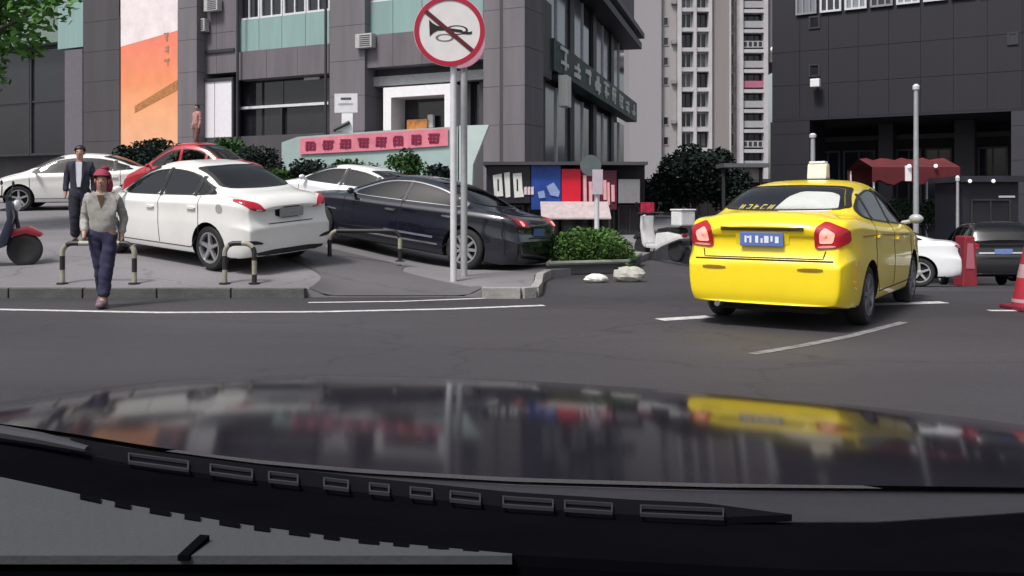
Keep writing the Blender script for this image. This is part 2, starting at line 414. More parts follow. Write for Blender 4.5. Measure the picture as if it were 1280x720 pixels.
# far left bay: dark shop front and a plain panel
s0, s1, z0, z1 = LF.rect(-60, 80, 62, 195, -.5)
for i in range(3): window(LF, block, lerp(s0, s1, i/3)+.02, lerp(s0, s1, (i+1)/3)-.02, z0, z1, -.9, frame=M_framed, trans=1, fw=.12)
P('cladding_panel', -60, 72, -30, 60, -1.6, -.3, mat('pale_green_panel', (.16,.22,.18), .5, var=.2))
P('cladding_panel', 81, 103, 62, 195, -1.6, -.2, mat('mauve_panel', (.13,.118,.14), .6, var=.12))
P('cladding_panel', 149, 221, 190, 290, -1.6, .0, M_stoned)
# ---- side front: mullions, glass panels, sign band and cornices
SL = 31.0; NB = 4
wl = SF.mb(); wl.box(1.2, SL, -2.2, -1.0, -.5, TOP); obj('wall', wl, M_stoned, block, world=True)
P_ = lambda nm, a, b, z0, z1, n0, n1, m: panel(nm, SF, block, a, b, z0, z1, n0, n1, m)
P_('corner_pier', .02, 4.2, -.4, TOP, -1.0, -.35, M_stoned)
P_('pier_fin', 1.6, 3.4, 6.4, 9.6, -.34, .35, mat('charcoal_metal', (.05,.05,.055), .5, var=.2))
bw = (SL-4.4)/NB
for i in range(NB):
    a = 4.4+i*bw; b = a+bw
    P_('mullion', a-.55, a+.55, 2.7, 13.2, -1.0, -.28, M_framed if i % 2 else mat('charcoal_metal', (.05,.05,.055)))
    for (z0, z1, gm) in ((3.0, 6.6, M_wglass2), (8.35, 12.0, M_wglass2)):
        h = (a+b)/2
        for q0, q1 in ((a+.58, h-.05), (h+.05, b-.58)):
            g = SF.mb(); g.box(q0, q1, -.5, -.42, z0, z1); obj('window', g, gm if (i*2+(q0 > h)) % 4 != 3 else M_wglass, block, world=True)
        P_('slim_mullion', h-.05, h+.05, z0, z1, -.55, -.34, M_frame)
    P_('spandrel_panel', a+.58, b-.58, 2.6, 2.96, -1.0, -.34, M_framed)
for (z0, z1, n1) in ((12.1, 12.55, .75), (12.85, 13.2, .95), (13.6, TOP, .2)):
    P_('cornice', .1, SL+.2, z0, z1, -1.0, n1, mat('cornice_grey', (.21,.20,.215), .6, var=.12) if n1 > .9 else M_framed)
# sign band with letters, a thing of its own
sg = thing('shop_sign', 'long dark green sign band with white characters along the side of the grey block', 'sign', (CX+1.2, CY+4.4, 6.7))
b = SF.mb(); b.box(3.4, SL-.2, -.30, .45, 6.85, 8.2); obj('sign_board', b, M_green, sg, world=True)
def glyph(mb, s0, s1, z0, z1, n0, n1, seed, box=None):
    """an unreadable character: a few upright and level strokes"""
    r = random.Random(seed); w_, h_ = s1-s0, z1-z0; t = min(w_, h_)*.15; bx = box or (lambda a, b, c, d, e: mb.box(a, b, n0, n1+e, c, d))
    e = 0
    for k in range(r.choice((2,3))):
        z = z0+h_*r.uniform(.05, .88); x0 = s0+w_*r.uniform(0, .25); bx(x0, s1-w_*r.uniform(0, .2), z, z+t, e); e += .004
    for k in range(r.choice((1,2))):
        x = s0+w_*r.uniform(.1, .75); q = z0+h_*r.uniform(0, .3); bx(x, x+t, q, z1-h_*r.uniform(0, .2), e); e += .004
for i in range(9):
    a = 4.6+i*2.9; l = SF.mb(); glyph(l, a, a+1.7, 6.98, 8.05, .455, .52, 70+i); obj('sign_character', l, M_cream, sg, world=True)
hb = thing('hanging_sign', 'small white box sign below the near end of the green sign band', 'sign', (1.6, 40, 5.5))
b = SF.mb(); b.box(4.0, 4.9, .5, .9, 5.35, 6.7); obj('sign_box', b, M_cream, hb, world=True, bevel=.03)
b = SF.mb(); b.box(4.2, 4.7, -.3, .7, 6.72, 6.80); obj('sign_arm', b, M_framed, hb, world=True)

# ---- orange poster hung on the far bay
def poster_mat():
    m = bpy.data.materials.new('orange_poster_print'); m.use_nodes = True; t = m.node_tree; N = t.nodes; L = t.links; b = N['Principled BSDF']; b.inputs['Roughness'].default_value = .5
    tc = N.new('ShaderNodeTexCoord'); sp = N.new('ShaderNodeSeparateXYZ'); L.new(tc.outputs['Generated'], sp.inputs[0])
    cr = N.new('ShaderNodeValToRGB'); e = cr.color_ramp.elements
    e[0].position = 0; e[0].color = (.80,.42,.25,1); e[1].position = 1; e[1].color = (.80,.16,.11,1)
    for p, c in ((.30,(.84,.40,.20,1)),(.5,(.85,.30,.14,1)),(.85,(.84,.22,.15,1))): q = e.new(p); q.color = c
    L.new(sp.outputs['Z'], cr.inputs[0]); n = N.new('ShaderNodeTexNoise'); n.inputs['Scale'].default_value = 1.2; L.new(tc.outputs['Object'], n.inputs['Vector'])
    h = N.new('ShaderNodeHueSaturation'); mr = N.new('ShaderNodeMapRange'); mr.inputs[3].default_value = .85; mr.inputs[4].default_value = 1.12; L.new(n.outputs['Fac'], mr.inputs[0])
    L.new(mr.outputs[0], h.inputs['Value']); L.new(cr.outputs[0], h.inputs['Color']); L.new(h.outputs[0], b.inputs['Base Color']); return m
s0, s1, z0, z1 = LF.rect(149, 221, 16, 190, .25)
po = thing('poster', 'tall orange poster hung between two piers of the grey block', 'poster', tuple(LF.M @ Vector(((s0+s1)/2, .2, z0))))
panel('poster_sheet', LF, po, s0, s1, z0, z1, .1, .16, poster_mat())
b = LF.mb()
zt = lambda s: z1+.9*(s1-s)/(s1-s0)*0
b.add([(s0, .165, z1-1.0),(s1, .165, z1-1.5),(s1, .165, TOP*.9),(s0, .165, TOP*.9),(s0, .10, z1-1.0),(s1, .10, z1-1.5),(s1, .10, TOP*.9),(s0, .10, TOP*.9)], [(0,1,2,3),(7,6,5,4),(0,4,5,1),(1,5,6,2),(2,6,7,3),(3,7,4,0)])
obj('poster_header', b, mat('poster_white', (.80,.72,.72), .5, var=.12, scale=1.5), po, world=True)
b = LF.mb(); za, zb_ = lerp(z0, z1, .36), lerp(z0, z1, .43)
b.add([(s0+.05, .17, zb_),(lerp(s0, s1, .75), .17, za-.5),(lerp(s0, s1, .75), .17, za-.15),(s0+.05, .17, zb_+.5)]+[(s0+.05, .162, zb_),(lerp(s0, s1, .75), .162, za-.5),(lerp(s0, s1, .75), .162, za-.15),(s0+.05, .162, zb_+.5)], [(0,1,2,3),(7,6,5,4),(0,4,5,1),(1,5,6,2),(2,6,7,3),(3,7,4,0)])
obj('poster_band', b, mat('poster_brown', (.42,.18,.06), .6, var=.4, scale=9), po, world=True)
for i in range(3):
  b = LF.mb(); glyph(b, s0+.55, s0+.95, lerp(z0, z1, .78)-i*.62, lerp(z0, z1, .78)-i*.62+.48, .162, .172, 200+i)
  obj('poster_lettering', b, mat('poster_grey_print', (.42,.22,.16), .6), po, world=True)
b = LF.mb(); fr = .06
b.box(s0-fr, s0-.002, .05, .2, z0-fr, z1); b.box(s1+.002, s1+fr, .05, .2, z0-fr, z1); b.box(s0, s1, .05, .2, z0-fr, z0-.002)
obj('poster_frame', b, M_framed, po, world=True)

# ---- teal entrance parapet with the red banner on it
YB = 29.0
EF = Face((wx(604, YB), YB), (-1, .10), 1)
def epoly(pts, n0, n1):
    q = [(EF.sp(x, n1), EF.zp(y, EF.sp(x, n1), n1)) for x, y in pts]; b = EF.mb(); b.prism(q, n0, n1); return b
ent = thing('entrance_parapet', 'pale teal parapet with a slanting right end carrying the red banner', 'wall', tuple(EF.M @ Vector((4, 0, 0))))
obj('parapet_panel', epoly([(352,178),(372,171),(470,164),(572,158),(572,236),(352,246)], -.25, 0), mat('parapet_teal', (.36,.47,.45), .5, var=.12, scale=1), ent, world=True)
obj('parapet_wing', epoly([(574,157),(611,156),(591,206),(590,236),(574,237)], -.25, .03), mat('parapet_pale', (.50,.60,.57), .5, var=.1, scale=1), ent, world=True)
obj('parapet_base', epoly([(352,247),(592,237),(592,300),(352,300)], -.22, .02), M_stoned, ent, world=True)
ban = thing('banner', 'long pink banner with dark red characters on the pale teal parapet', 'banner', tuple(EF.M @ Vector((3.3, .05, 3))))
obj('banner_cloth', epoly([(375,173),(470,166),(560,160),(560,182),(470,188),(375,193)], .03, .06), mat('banner_pink', (.72,.22,.29), .6, var=.2, scale=2), ban, world=True)
for i in range(8):
    x0 = 381+i*22.0; b = EF.mb(); sa, sb = EF.sp(x0+15), EF.sp(x0); sh = (x0-375)/185
    zc0 = EF.zp(lerp(189, 178.5, sh), sa); zc1 = EF.zp(lerp(177, 165, sh), sa)
    r = random.Random(i+5); w_ = sb-sa; h_ = zc1-zc0; t = h_*.22; e = .075
    for k in range(3): z = zc0+h_*(.04+.36*k); b.box(sa+w_*r.uniform(0,.2), sb-w_*r.uniform(0,.2), .062, e, z, z+t); e += .003
    for k in range(3): x = sa+w_*(.08+.32*k+r.uniform(-.04,.04)); b.box(x, x+t*.9, .062, e, zc0+h_*r.uniform(0,.3), zc1-h_*r.uniform(0,.2)); e += .003
    obj('banner_character', b, mat('banner_dark_red', (.22,.010,.05), .6), ban, world=True)
# little notice board standing on the parapet
nb = thing('notice_board', 'white notice board on a broad white stand above the left part of the banner', 'sign', tuple(EF.M @ Vector((4.4, -.5, 3.1))))
NF = Face((EF.M @ Vector((0, -.6, 0))).to_2d(), (-1, .10), 1)
def nbox(nm, a, b, t, bt, n0, n1, m):
    s0, s1, z0, z1 = NF.rect(a, b, t, bt, n1); k = NF.mb(); k.box(s0, s1, n0, n1, z0, z1); obj(nm, k, m, nb, world=True, bevel=.008)
nbox('board', 418, 447, 117, 141, -.05, .03, mat('notice_white', (.66,.65,.68), .5, var=.08))
nbox('board_print', 426, 439, 122, 124.5, .03, .034, M_stoned); nbox('board_print', 423, 441, 129, 131, .03, .034, mat('print_grey', (.4,.4,.43), .6))
nbox('stand', 427, 441, 141.5, 166, -.05, .02, M_white)
k = NF.mb(); s0, z0 = NF.sp(418), NF.zp(163, NF.sp(418)); s1, z1 = NF.sp(438), NF.zp(153, NF.sp(438)); k.tube([(s0, .1, z0), (s1, .1, z1)], .06, 8); obj('brace', k, M_framed, nb, world=True)

# ---- low shop row under the side front, with its sign boards
YS = 31.0
HF = Face((wx(806, YS), YS), (-1, 0), 1)
row = thing('shop_row', 'low dark row of shops with bright sign boards under the grey block', 'building', (2.2, YS+1, 0))
def H(nm, a, b, t, bt, n0, n1, m, root=row, bev=0):
    s0, s1, z0, z1 = HF.rect(a, b, t, bt, n1); return panel(nm, HF, root, s0, s1, z0, z1, n0, n1, m, bev)
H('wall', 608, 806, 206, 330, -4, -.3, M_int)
H('roof_slab', 604, 810, 202, 206, -4.2, .5, M_stoned)
for a, b in ((612,655),(660,698),(702,735),(740,768),(772,802)):
    s0, s1, z0, z1 = HF.rect(a, b, 256, 325, -.2); window(HF, row, s0, s1, z0, z1, -.25, frame=M_framed, mull=1, fw=.06)
def sign(label, a, b, t, bt, m, n=.25):
    s0, s1, z0, z1 = HF.rect(a, b, t, bt, n); t_ = thing('shop_sign', label, 'sign', tuple(HF.M @ Vector(((s0+s1)/2, 0, z0))), group='sign boards of the low shop row')
    k = HF.mb(); k.box(s0, s1, -.3, n, z0, z1); obj('sign_board', k, m, t_, world=True, bevel=.01); return t_, s0, s1, z0, z1
s1_, *_ = sign('black shop sign with large white upright strokes', 609, 663, 207, 254, mat('black_sign', (.015,.013,.022), .4))
def stroke(root, m, pts, wd=None, n0=.252, n1=.29):
    q = [(HF.sp(x, n1), HF.zp(y, HF.sp(x, n1), n1)) for x, y in pts]; b = HF.mb(); b.prism(q, n0, n1); obj('sign_character', b, m, root, world=True)
for pts in ([(616,219),(627,217),(629,245),(618,246)],[(630,216),(637,215),(638,246),(632,247)],[(641,217),(652,216),(653,235),(655,246),(643,247)]): stroke(s1_, M_cream, pts)
for i in range(3): stroke(s1_, mat('sign_letter_pink', (.7,.55,.6), .5), [(655+i*4.3,234),(658.4+i*4.3,233),(658.6+i*4.3,243),(655.2+i*4.3,243.5)])
for a in (621.5, 645.5): stroke(s1_, mat('black_sign'  , (0,0,0)), [(a,224),(a+2,224),(a+2.3,239),(a+.4,239)], n0=.291, n1=.294)
s2_, *_ = sign('blue shop sign with a pale figure print', 664, 701, 206, 262, mat('blue_sign', (.015,.06,.30), .4, var=.35, scale=2))
for pts in ([(683,233),(692,228),(700,240),(698,246),(688,244)],[(672,240),(680,238),(682,247),(674,248)]): stroke(s2_, mat('pale_blue_print', (.25,.32,.55), .5), pts)
s3_, *_ = sign('plain bright red shop sign', 702, 726, 211, 255, mat('red_sign', (.62,.008,.03), .4, var=.1))
s4_, *_ = sign('dark red shop sign with pink upright letters', 727, 771, 213, 262, mat('maroon_sign', (.09,.008,.03), .4, var=.3))
for a, b, t, bt in ((729,733,219,254),(736,740,227,255),(741,745,227,231),(746,749,224,256),(754,758,225,250),(759,762,228,256),(764,768,231,252)): stroke(s4_, mat('sign_letter_salmon', (.72,.36,.38), .5), [(a,t),(b,t),(b+.5,bt),(a+.5,bt)])
s5_, *_ = sign('blank grey shop sign at the right end of the low row', 773, 800, 224, 254, mat('grey_sign', (.20,.20,.21), .5))
s6_, *_ = sign('small red lit sign low at the right end of the row', 801, 818, 253, 266, mat('red_small_sign', (.35,.01,.04), .4, var=.5, scale=6), .3)
aw = thing('shop_awning', 'pale sloping shop awning under the blue and red signs', 'awning', tuple(HF.M @ Vector((2.6, .8, 1))))
b = HF.mb(); sa, sb = HF.sp(762, .8), HF.sp(676, .8)
b.hexa([(sa,.26,CH-.1),(sb,.26,CH-.1),(sa,1.3,CH-.62),(sb,1.3,CH-.62),(sa,.26,CH-.05),(sb,.26,CH-.05),(sa,1.3,CH-.57),(sb,1.3,CH-.57)]); obj('canopy', b, mat('awning_pale', (.42,.36,.36), .7, var=.2), aw, world=True)
b = HF.mb()
for s_ in (sa+.05, sb-.05): b.tube([(s_, 1.25, -.1), (s_, 1.25, CH-.6)], .03, 8)
obj('canopy_post', b, M_framed, aw, world=True)
# services on the facade: air conditioner boxes, drain pipe and cables
def ac(fc, root, s, z, n):
    b = fc.mb(); b.box(s, s+.85, n, n+.32, z, z+.6); o = obj('air_conditioner', b, mat('ac_white', (.42,.42,.42), .5, var=.15), root, world=True, bevel=.02)
    g = fc.mb(); 
    for k in range(6): g.box(s+.08, s+.62, n+.321, n+.335, z+.07+k*.085, z+.10+k*.085)
    g2 = obj('grille', g, M_framed, None, keep=True); g2.parent = o; g2.data.transform(root.matrix_basis.inverted())
for px, py in ((262, 40), (278, 14), (470, 60), (590, 62)): s_ = LF.sp(px); ac(LF, block, s_, LF.zp(py, s_), .01)
for px in (300, 410):
    s_ = LF.sp(px); b = LF.mb(); b.tube([(s_, .16, 2), (s_, .16, TOP)], .06, 8); obj('drain_pipe', b, M_framed, block, world=True)
# ---- the apartment tower far down the street
YT = 140.0
tower = thing('apartment_tower', 'tall pale grey apartment tower with white balcony bays', 'building', (wx(870, YT), YT+6, -4))
TF = Face((wx(985, YT), YT), (-1, 0), 1)
M_tw = mat('tower_plaster', (.33,.31,.315), .8, var=.12, scale=.15, streak=True)
M_tw2 = mat('tower_plaster_pink', (.26,.23,.228), .8, var=.14, scale=.15, streak=True)
M_tg = mat('tower_side_grey', (.33,.315,.33), .8, var=.06, scale=.1, streak=True)
M_tframe = mat('tower_white_frame', (.50,.485,.50), .7, var=.15, scale=.3)
def T(nm, a, b, t, bt, n0, n1, m):
    s0, s1, z0, z1 = TF.rect(a, b, t, bt, 0); return panel(nm, TF, tower, s0, s1, z0, z1, n0, n1, m)
T('wall', 846, 960, -150, 300, -14, -1.2, M_tw2); T('wall', 786, 826, -150, 300, -14, .6, M_tg); T('wall', 826.3, 846, -150, 300, -14, -.2, M_tw)
T('wall', 889, 912, -150, 300, -1.19, .2, M_tw2); T('wall', 960.3, 992, -150, 78, -14, .3, mat('tower_side_mauve', (.16,.145,.16), .8, var=.1, scale=.2))
pitch = 24.9
for k in range(-2, 8):
    y = 14+k*pitch
    T('floor_slab', 847, 889, y-3.6, y+1.2, -1.19, .55, M_tframe); T('floor_slab', 925, 955, y-3+1.5, y+2.8, -1.19, .6, M_tframe)
    for a, b in ((851.5, 865.5), (870, 884.5)):
        s0, s1, z0, z1 = TF.rect(a, b, y+1.4, y+20.6, 0)
        window(TF, tower, s0, s1, z0, z1, -.9, glass=[M_wglass, mat('curtain_glass', (.17,.17,.18), .3, var=.4, scale=1)][(k*3+int(a)) % 4 == 0], mull=1, fw=.16, depth=.2, frame=M_frame if (k+int(a)) % 3 else M_framed)
    s0, s1, z0, z1 = TF.rect(928, 953, y+3, y+21, 0)
    window(TF, tower, s0, s1, z0+1.0, z1, -.9, mull=2, fw=.14, depth=.15, frame=M_framed)
    panel('balcony_front', TF, tower, s0-.1, s1+.1, z0, z0+1.0, -.2, .4, mat('balcony_pink', (.42,.14,.22), .7) if k == 3 else mat('balcony_grey', (.36,.36,.38), .7, var=.1))
    if k in (1, 6):
        for q in range(4): panel('balcony_grille', TF, tower, lerp(s0, s1, q/4)+.2, lerp(s0, s1, (q+1)/4)-.1, z0+.2, z0+.85, .405, .44, M_framed)
    if k in (0,1,2,3,5,6,7):
        s0, s1, z0, z1 = TF.rect(829, 836, y+7, y+18, 0); window(TF, tower, s0, s1, z0, z1, -.17, fw=.12, depth=.08, frame=M_tw)
    s0, s1, z0, z1 = TF.rect(913.5, 919, y+2, y+19, 0); window(TF, tower, s0, s1, z0, z1, -.6, fw=.1, depth=.1, frame=M_tw2)
    if k % 2: # outdoor air conditioner boxes
        s0, s1, z0, z1 = TF.rect(839, 845, y+11, y+16, 0); panel('air_conditioner', TF, tower, s0, s1, z0, z1, -.19, .35, mat('ac_grey', (.28,.27,.28), .6))
for a, b in ((846.5,851),(866,869.7),(885,889)): T('bay_post', a, b, -150, 300, -1.18, .72, M_tframe)
for a, b in ((923,927.6),(953.5,958.5)): T('bay_post', a, b, -150, 300, -1.18, .8, M_tframe)
T('bay_post', 911.2, 913.2, -150, 300, -1.18, .4, M_tframe)
ball = thing('lamp_globe', 'white lamp globe on a bracket at the right edge of the tower', 'lamp', (wx(967, 138.6), 138.6, wz(62, 138.6)))
b = MB(); b.ball((0,0,0), .5); obj('globe', b, M_white, ball, smooth=True); b = MB(); b.tube([(0,0,-.5),(0,0,-1.6),(0,1.2,-1.7)], .1, 8); obj('bracket', b, M_frame, ball)

# ---- the dark building on the right with a deep covered walk
M_dk = mat('dark_slate_cladding', (.013,.012,.020), .65, var=.16, scale=.5, bump=.1, streak=True)
M_dk2 = mat('dark_slate_column', (.034,.033,.044), .6, var=.14, scale=.7, bump=.1)
YD = 58.0
DF = Face((wx(965, YD), YD), (1.0, -.62), -1)
dark = thing('dark_building', 'dark slate building with a deep covered walk and a row of high windows', 'building', (wx(1000, YD), YD, -2))
SR = DF.sp(1420)
def Dp(nm, a, b, t, bt, n0, n1, m, root=dark):
    s0, s1, z0, z1 = DF.rect(a, b, t, bt, n1); return panel(nm, DF, root, s0, s1, z0, z1, n0, n1, m)
z_so = lambda px, py: DF.zp(py, DF.sp(px))
zsof = DF.zp(146, DF.sp(1050)); ztopc = DF.zp(12, DF.sp(1100))
# cladding of the upper wall in big panels, joints recessed
b = DF.mb(); b.box(0, SR, -12, -.06, zsof+.05, 26); obj('wall', b, M_dk, dark, world=True)
cols = 11; rows = 3
for i in range(cols):
    for j in range(rows):
        panel('cladding_panel', DF, dark, lerp(0, SR, i/cols)+.012, lerp(0, SR, (i+1)/cols)-.012, lerp(zsof, ztopc, j/rows)+.012, lerp(zsof, ztopc, (j+1)/rows)-.012, -.07, 0, M_dk)
panel('soffit', DF, dark, 0, SR, zsof-.12, zsof+.04, -9, -.01, M_dk)
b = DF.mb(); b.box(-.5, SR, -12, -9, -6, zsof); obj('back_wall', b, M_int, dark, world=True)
# high windows with light frames
for i in range(12):
    a = lerp(1.5, SR, i/12); bb = a+(SR/12)*.8
    window(DF, dark, a, bb, ztopc+.15, ztopc+2.6, .01, mull=2, fw=.12, depth=.14, frame=M_frame if i % 3 else mat('frame_grey', (.25,.25,.28)), glass=M_wglass if i % 2 else M_wglass2)
# columns of the covered walk
def col(a, b, n0, n1, m=M_dk2):
    s0, s1, z0, z1 = DF.rect(a, b, 100, 300, n1); zz = -6
    while zz < zsof-.13:
        panel('column_stone', DF, dark, s0, s1, zz+.01, min(zz+1.9, zsof-.13)-.01, n0, n1, m); zz += 1.9
    panel('column_core', DF, dark, s0+.03, s1-.03, -6, zsof-.14, n0+.03, n1-.03, M_dk)
col(963, 1012, -4, -.02, M_dk); col(1264, 1300, -2, .1); col(1394, 1420, -2, .1)
col(1193, 1218, -6, -4.6); col(1098, 1116, -6, -4.6)
for a, b in ((1020,1050),(1054,1094),(1120,1152),(1156,1190),(1222,1260)):
    s0, s1, z0, z1 = DF.rect(a, b, 178, 300, -8.9); window(DF, dark, s0, s1, -3, zsof-1.6, -8.95, frame=mat('frame_slate', (.10,.10,.12)), mull=1, trans=1, fw=.12, glass=mat('deep_blue_glass', (.03,.036,.05), .08, var=.3, scale=.3))
Dp('beam', 1015, 1262, 168, 174, -8.9, -8.2, mat('beam_slate', (.07,.075,.085), .6))
for px, py in ((1018, 28), (1266, 48), (1018, 88)):
    s0, s1, z0, z1 = DF.rect(px-7, px+7, py-8, py+8, .02); window(DF, dark, s0, s1, z0, z1, .012, frame=M_framed, fw=.1, depth=.06)
fl = thing('wall_lamp', 'small white floodlight on the dark slate wall', 'lamp', tuple(DF.M @ Vector((DF.sp(1022), .2, DF.zp(106, DF.sp(1022))))))
b = DF.mb(); s_ = DF.sp(1022); z_ = DF.zp(106, s_); b.box(s_-.28, s_+.28, .35, .75, z_-.2, z_+.3); obj('lamp_head', b, M_white, fl, world=True, bevel=.05)
b = DF.mb(); b.tube([(s_, 0, z_-.1),(s_, .4, z_)], .06, 8); obj('lamp_arm', b, M_frame, fl, world=True)

# red market canopy in front of the covered walk
YC = 33.0
can = thing('market_canopy', 'red market canopy with small lamps in front of the dark building', 'canopy', (wx(1145, YC), YC, -1.5))
KF = Face((wx(1090, YC), YC), (1, -.05), -1)
M_can = mat('red_canopy_cloth', (.10,.009,.013), .8, var=.25, scale=1.5)
s0, s1, z0, z1 = KF.rect(1090, 1200, 200, 228, 0)
b = KF.mb(); n_ = 12; vs = []
for i in range(n_+1):
    s_ = lerp(s0, s1, i/n_); sag = .10*math.sin(i*1.7)
    vs += [(s_, 0, z0+sag), (s_, .02, z0+.55), (s_, -1.4, z1+.1+.05*math.sin(i*2.3)), (s_, -2.8, z0+.55), (s_, -2.8, z0+sag)]
b.add(vs, [(5*i+k, 5*i+k+1, 5*i+6+k, 5*i+5+k) for i in range(n_) for k in range(4)]); obj('canopy_cloth', b, M_can, can, world=True)
for s_ in (s0+.1, s1-.1):
    for n_ in (-.1, -2.7):
        b = KF.mb(); b.tube([(s_, n_, -2.4), (s_, n_, z0+.5)], .035, 8); obj('canopy_pole', b, M_frame, can, world=True)
for px in (1135, 1168):
    s_ = KF.sp(px); b = KF.mb(); b.ball((s_, .12, z1-.22), .07); obj('canopy_lamp', b, mat('lit_lamp_white', (.8,.8,.8), .3, emit=(1,.95,.95), estr=.5), can, world=True, smooth=True)
b = KF.mb(); s_ = KF.sp(1135); b.box(s_-.12, s_+.1, .03, .07, z0+.05, z0+.6); obj('price_card', b, M_white, can, world=True)
kiosk = thing('kiosk', 'dark boxy kiosk with two small lamps beside the market canopy', 'kiosk', (wx(1236, 31), 31, -1.6))
QF = Face((wx(1205, 30), 30), (1, -.1), -1); s0, s1, z0, z1 = QF.rect(1203, 1273, 222, 340, 0)
panel('wall', QF, kiosk, s0, s1, z0, z1-.15, -2.5, 0, mat('kiosk_dark', (.014,.013,.022), .5, var=.2)); panel('roof', QF, kiosk, s0-.15, s1+.15, z1-.145, z1+.05, -2.7, .3, mat('kiosk_roof', (.02,.02,.03), .5))
for px in (1207, 1236):
    s_ = QF.sp(px); b = QF.mb(); b.ball((s_, .36, z1-.12), .06); obj('kiosk_lamp', b, MATS['lit_lamp_white'], kiosk, world=True, smooth=True)
b = QF.mb(); b.box(QF.sp(1248), QF.sp(1268), .01, .05, QF.zp(247, QF.sp(1258)), QF.zp(244.5, QF.sp(1258))); obj('neon_strip', b, M_frame, kiosk, world=True)
window(QF, kiosk, s0+.25, s1-.25, z0+1.5, z1-.7, .012, frame=M_framed, fw=.05, depth=.04, mull=1)
# dark gap building that closes the street behind the trees
gapb = thing('street_end_building', 'low dark building closing the street behind the dark tree', 'building', (wx(850, 80), 82, -5))
GP_ = Face((wx(770, 80), 80), (1, 0), -1)
s0, s1, z0, z1 = GP_.rect(778, 990, 228, 330, 0); panel('wall', GP_, gapb, s0, s1, z0-2, z1, -6, 0, mat('gap_wall', (.055,.05,.055), .8, var=.2)); panel('roof', GP_, gapb, s0-.3, s1+.3, z1+.004, z1+.3, -6.3, .4, M_stoned)
for i in range(5):
    a = lerp(s0, s1, i/5); window(GP_, gapb, a+.5, a+2.3, z1-3.0, z1-.8, .01, frame=M_framed, fw=.12, mull=1)
sh = thing('market_shelter', 'grey flat shelter roof on posts beyond the taxi', 'shelter', (wx(915, 50), 50, -3))
s_ = Face((wx(905, 50), 50), (1, 0), -1); a0, a1, z0, z1 = s_.rect(905, 962, 204, 209, 0)
panel('roof', s_, sh, a0, a1, z0, z1, -2, 0, mat('shelter_grey', (.11,.12,.13), .5))
for q in (a0+.2, a1-.2):
    b = s_.mb(); b.box(q-.08, q+.08, -1.1, -.95, -5, z0-.004); obj('post', b, M_framed, sh, world=True)
# ------------------------------------------------------------ vehicles
def glass_mat(name, tint, ior=1.75, rough=.02):
    m = bpy.data.materials.new(name); m.use_nodes = True; t = m.node_tree; N = t.nodes; L = t.links; N.remove(N['Principled BSDF'])
    tr = N.new('ShaderNodeBsdfTransparent'); tr.inputs[0].default_value = (*tint, 1); gl = N.new('ShaderNodeBsdfGlossy'); gl.inputs['Roughness'].default_value = rough
    fr = N.new('ShaderNodeFresnel'); fr.inputs['IOR'].default_value = ior; mx = N.new('ShaderNodeMixShader')
    L.new(fr.outputs[0], mx.inputs[0]); L.new(tr.outputs[0], mx.inputs[1]); L.new(gl.outputs[0], mx.inputs[2]); L.new(mx.outputs[0], N['Material Output'].inputs['Surface'])
    MATS[name] = m; return m
M_glass = glass_mat('tinted_car_glass', (.42,.45,.43)); M_glass2 = glass_mat('grey_tinted_glass', (.30,.30,.28), 2.0)
M_seat = mat('seat_cloth', (.045,.042,.045), .9, var=.2, scale=10)
M_black = mat('black_plastic', (.012,.012,.014), .5, var=.2)
M_well = mat('wheel_well_black', (.006,.006,.007), .9, var=.2)
M_rub = mat('tyre_rubber', (.016,.016,.017), .8, var=.25, scale=14, bump=.2)
M_alloy = mat('alloy_wheel', (.55,.55,.57), .32, .85, var=.1)
M_hub = mat('steel_wheel_grey', (.22,.22,.25), .45, .6, var=.2)
M_chrome = mat('chrome_trim', (.75,.75,.78), .12, 1.0, var=.04)
M_red = mat('red_lamp_lens', (.42,.008,.02), .12, var=.1, coat=.6)
M_lit = mat('lit_brake_lamp', (.8,.32,.26), .25, emit=(1.0,.36,.28), estr=.55)
M_amber = mat('reverse_lamp_lens', (.62,.28,.22), .15, coat=.5)
M_clear = mat('headlamp_lens', (.55,.57,.6), .08, var=.2, coat=.8)
M_silverm = mat('mirror_shell_grey', (.40,.41,.42), .3, var=.05)
M_seam = mat('panel_gap_black', (.004,.004,.004), .9)

def chaikin(p, n=2, closed=True, t=.25):
    for _ in range(n):
        q = []
        m = len(p)
        for i in range(m if closed else m-1):
            a, b = p[i], p[(i+1) % m]
            q += [(lerp(a[0], b[0], t), lerp(a[1], b[1], t)), (lerp(b[0], a[0], t), lerp(b[1], a[1], t))]
        if not closed: q = [p[0]]+q+[p[-1]]
        p = q
    return p

SEDAN = dict(L=4.4, W=1.72, H=1.46, r=.31, xf=1.36, xr=-1.24, zb=.19,
  top=[(-2.2,.90),(-2.14,1.0),(-2.0,1.045),(-1.75,1.07),(-1.5,1.09),(-1.2,1.235),(-.85,1.385),(-.45,1.45),(0,1.46),(.35,1.425),(.6,1.345),(.9,1.19),(1.2,1.02),(1.45,.955),(1.75,.885),(2.0,.79),(2.14,.70),(2.2,.60)],
  belt=[(-2.2,.84),(-2.14,.93),(-2.0,.97),(-1.75,1.0),(-1.5,1.005),(-1.2,.995),(-.45,.965),(.35,.935),(.9,.925),(1.2,.91),(1.45,.87),(1.75,.80),(2.0,.71),(2.14,.62),(2.2,.54)],
  plan=[(-2.2,.86),(-2.14,.91),(-2.0,.955),(-1.7,.985),(-1.2,1.0),(.6,1.0),(1.3,.99),(1.75,.965),(2.0,.91),(2.14,.83),(2.2,.76)],
  roofw=[(-2.2,.74),(-1.75,.76),(-1.5,.75),(-1.2,.70),(-.6,.655),(.3,.655),(.6,.68),(1.2,.76),(1.75,.74),(2.2,.60)],
  rwin=(-1.44,-.80), wscr=(.56,1.14), dlo=(-1.35,1.12), bp=-.02, cp=-.88, doors=[1.08,-.02,-1.02])

